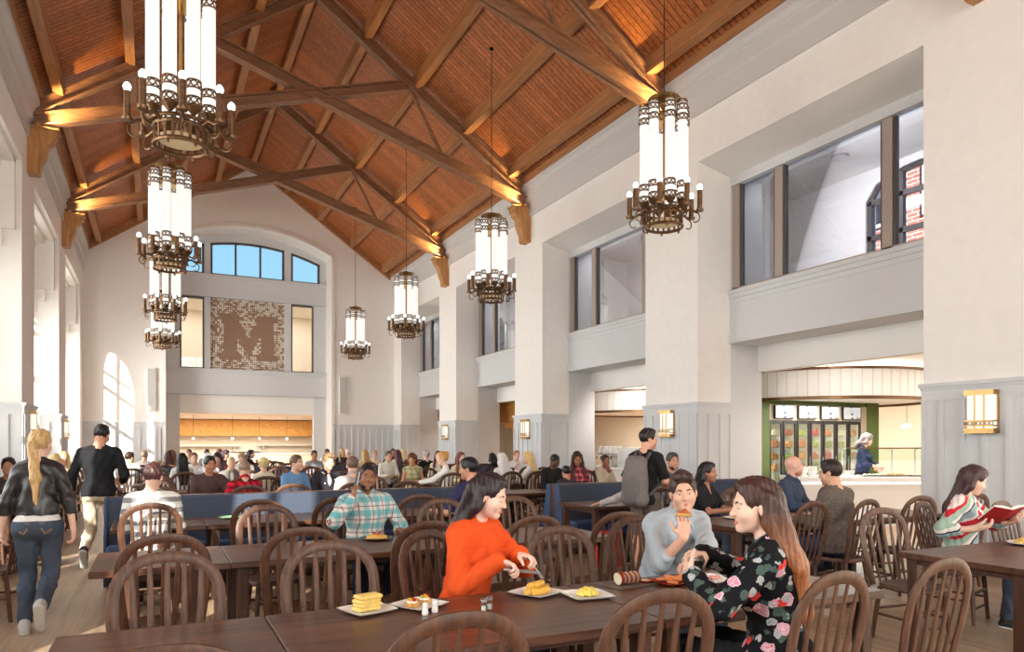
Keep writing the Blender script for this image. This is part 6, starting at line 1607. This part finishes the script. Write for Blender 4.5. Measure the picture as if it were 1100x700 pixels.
# open book
R_, L_ = grip(reader, 'R', .1, .02), grip(reader, 'L', .1, .02)
c = (R_+L_)/2; o = empty('open_book', 'open book with red cover in the hands of the reading woman', 'book', (c[0], c[1], c[2]+.03)); d = L_-R_
o.rotation_euler = (.62, 0, math.atan2(d[1], d[0])+0.0+PI)
for s in (-1, 1):
    mb = MB(); mb.prism([(0, 0), (s*.15, .035), (s*.15, .039), (0, .004)], 'y', -.115, .115); mb.build('cover', plain('book_cover', srgb(176, 40, 44), .5) if s < 0 else bpy.data.materials['book_cover'], o)
    mb = MB(); mb.prism([(0, .005), (s*.07, .026), (s*.145, .040), (s*.145, .052), (s*.07, .05), (s*.02, .035), (0, .02)], 'y', -.11, .11); mb.build('page_block', plain('paper', srgb(240, 234, 224), .8) if s < 0 else bpy.data.materials['paper'], o)
# backpack on the standing man
o = empty('backpack', 'grey backpack with a thin red line on the standing man', 'backpack', hiker['root'].location); o.rotation_euler.z = hiker['root'].rotation_euler.z
T = hiker['T']; BP = plain('pack_fabric', srgb(112, 104, 102), .8, noise=.14, nscale=60, bumpy=.3); BP2 = plain('pack_strap', srgb(84, 78, 78), .8)
F = Field()
for q in (-1, 1):
    F.cone(T(q*.085, -.225, -.02), T(q*.06, -.215, .38), .075, .07, .05); F.cone(T(q*.085, -.25, -.02), T(q*.06, -.24, .3), .07, .06, .05)
F.cone(T(-.08, -.22, -.03), T(.08, -.22, -.03), .075, .075, .05); F.cone(T(-.05, -.215, .4), T(.05, -.215, .4), .07, .07, .05); F.ell(T(0, -.225, .18), (.15, .085, .24), None, .05)
F.cut(T(0, -.118, .2), (0, 1, 0)); field_obj('main_compartment', F, .007, BP, o)
F = Field()
for z in (.02, .13): F.ell(T(0, -.30, z), (.12, .045, .11), None, .04)
field_obj('front_pocket', F, .007, plain('pack_pocket', srgb(100, 93, 92), .8, noise=.14, nscale=60, bumpy=.3), o)
for q in (-1, 1):
    F = Field(); P_ = [T(q*.09, -.15, .42), T(q*.095, -.07, .50), T(q*.10, .02, .50), T(q*.105, .115, .40), T(q*.12, .125, .28), T(q*.165, .06, .14), T(q*.14, -.12, .03)]
    for a, b in zip(P_, P_[1:]): F.cone(a, b, .02, .02, .01)
    field_obj('shoulder_strap', F, .007, BP2, o)
mb = MB(); mb.tube([tuple(T(-.10, -.302, .285)), tuple(T(0, -.312, .28)), tuple(T(.10, -.302, .285))], .004, 6); mb.build('red_piping', plain('red_line', srgb(196, 70, 60), .6), o)
mb = MB(); mb.tube([tuple(T(-.03, -.17, .48)), tuple(T(-.02, -.19, .54)), tuple(T(.02, -.19, .54)), tuple(T(.03, -.17, .48))], .008, 6); mb.build('grab_handle', BP2, o, True)
# shoulder bag of the bald man
T = bald['T']; o = empty('shoulder_bag', 'black leather shoulder bag on the lap of the bald man', 'bag', bald['root'].location); o.rotation_euler.z = bald['root'].rotation_euler.z
LEA = plain('bag_leather', srgb(34, 32, 32), .4, noise=.2, nscale=50)
F = Field(); F.cone((-.1, .21, .74), (.1, .21, .74), .075, .075, 0, (np.array((0, 1, 0)), .7)); F.cone((-.11, .21, .67), (.11, .21, .67), .06, .06, .03, (np.array((0, 1, 0)), .8)); field_obj('bag_body', F, .007, LEA, o)
F = Field(); F.cone((-.08, .25, .77), (.08, .25, .77), .04, .04, 0, (np.array((0, 1, 0)), .5)); field_obj('flap', F, .007, LEA, o)
# red paper bag on the floor
o = empty('shopping_bag', 'red shopping bag on the floor by the end of the booth', 'bag', (5.22, 7.72, 0), .25)
RB = plain('red_paper', srgb(214, 60, 58), .5)
mb = MB(); mb.prism([(-.17, 0), (.17, 0), (.185, .46), (-.185, .46)], 'y', -.075, .075); mb.build('bag_body', RB, o)
for s in (-1, 1): MB().tube([(-.08, s*.07, .44), (-.07, s*.07, .55), (.0, s*.07, .58), (.07, s*.07, .55), (.08, s*.07, .44)], .006, 6).build('handle', plain('bag_cord', srgb(60, 70, 130), .6), o, True)
# ------------------------------------------------------------------ daylight, fill lights, camera
w = bpy.data.worlds.new('sky'); SC.world = w; w.use_nodes = True
nt = w.node_tree; bg = nt.nodes['Background']
tc = N(nt, 'ShaderNodeTexCoord'); sx = N(nt, 'ShaderNodeSeparateXYZ'); nt.links.new(tc.outputs['Generated'], sx.inputs[0])
r = ramp(nt, [(0, srgb(190, 190, 185)), (.5, srgb(205, 225, 235)), (.56, srgb(160, 208, 232)), (.8, srgb(100, 170, 220))])
mp_ = N(nt, 'ShaderNodeMapRange'); mp_.inputs['From Min'].default_value = -1; nt.links.new(sx.outputs['Z'], mp_.inputs['Value']); nt.links.new(mp_.outputs[0], r.inputs['Fac'])
nt.links.new(r.outputs['Color'], bg.inputs['Color']); bg.inputs['Strength'].default_value = .78
def area(name, loc, target, sx, sy, e, col=(1, 1, 1)):
    l = bpy.data.lights.new(name, 'AREA'); l.shape = 'RECTANGLE'; l.size = sx; l.size_y = sy; l.energy = e; l.color = col
    o = bpy.data.objects.new(name, l); COL.objects.link(o); o.location = loc
    o.rotation_euler = (Vector(target)-Vector(loc)).to_track_quat('-Z', 'Y').to_euler()
    return o
sun = bpy.data.lights.new('sun', 'SUN'); sun.energy = SUN_E; sun.angle = math.radians(.6); sun.color = (1, .93, .82)
so = bpy.data.objects.new('sun', sun); COL.objects.link(so)
az, el = math.radians(33), math.radians(22)
so.rotation_euler = Vector((math.sin(az)*math.cos(el), math.cos(az)*math.cos(el), -math.sin(el))).to_track_quat('-Z', 'Y').to_euler()
DAY = (1.0, .965, .925)
for i, (a, b) in enumerate(lbays[1:]):
    area('window_daylight', (WX-.45, (a+b)/2, 3.7), (5, (a+b)/2, 3.2), 3.9, 5.0, WIN_E*(1, 1, 1.1, 1.7, 2.4)[i], DAY)
area('rear_fill', (XC, YN-.5, 5.2), (XC, 10, 3.5), 5.4, 8.2, REAR_E, (1, .965, .92))  # added frontal fill from behind the camera
# unseen area lights added to brighten the servery, lounge, gallery and upper rooms
for y in (6.5, 12.5, 18.5, 24.5): area('servery_fill', (15.5, y, 3.2), (15.5, y, 0), 5, 3, SERV_E, (1, .95, .87))
for x, y in ((12.6, 10.2), (13.2, 17)): area('counter_fill', (x, y, 2.42), (x, y, 0), 1.6, 1.2, SERV_E*.3, (1, .95, .87))  # added under the canopies to brighten counter and coolers
for x, y in ((10.95, 8.3), (10.95, 15.5)): area('opening_fill', (x, y, 3.2), (x+1.2, y+.8, 2.2), .3, 2.5, SERV_E*.13, (1, .96, .9))  # added behind the header to brighten the canopy fascia
for y in (33, 38): area('lounge_fill', (3.4, y, 2.8), (3.4, y, 0), 8, 2.5, SERV_E*1.1, (1, .93, .82))
area('gallery_fill', (3.4, 32, 7.25), (3.4, 32, 0), 7, 2, 90, (1, .95, .87))
for c in cb: area('upper_fill', (10.32, c, 6.58), (11.5, c, 4.9), 3.8, .25, 42, (.98, .96, 1))  # added out of view behind the window head to brighten the rooms
cam = bpy.data.cameras.new('camera'); co = bpy.data.objects.new('camera', cam); COL.objects.link(co)
co.location = (0, 0, CAMH); co.rotation_euler = (PI/2, 0, -math.radians(26.4))
cam.sensor_width = 36; cam.lens = 36*774/1100; cam.shift_y = 126/1100; cam.clip_start = .05; cam.clip_end = 300
SC.camera = co
SC.view_settings.view_transform = 'Standard'; SC.view_settings.look = 'None'; SC.view_settings.gamma = 1; SC.view_settings.exposure = EXPO
SC.view_settings.use_curve_mapping = False
SC.cycles.use_denoising = True
SC.cycles.max_bounces = 8; SC.cycles.diffuse_bounces = 5; SC.cycles.glossy_bounces = 3; SC.cycles.transmission_bounces = 6; SC.cycles.transparent_max_bounces = 12
SC.cycles.sample_clamp_indirect = 6; SC.cycles.caustics_reflective = False; SC.cycles.caustics_refractive = False
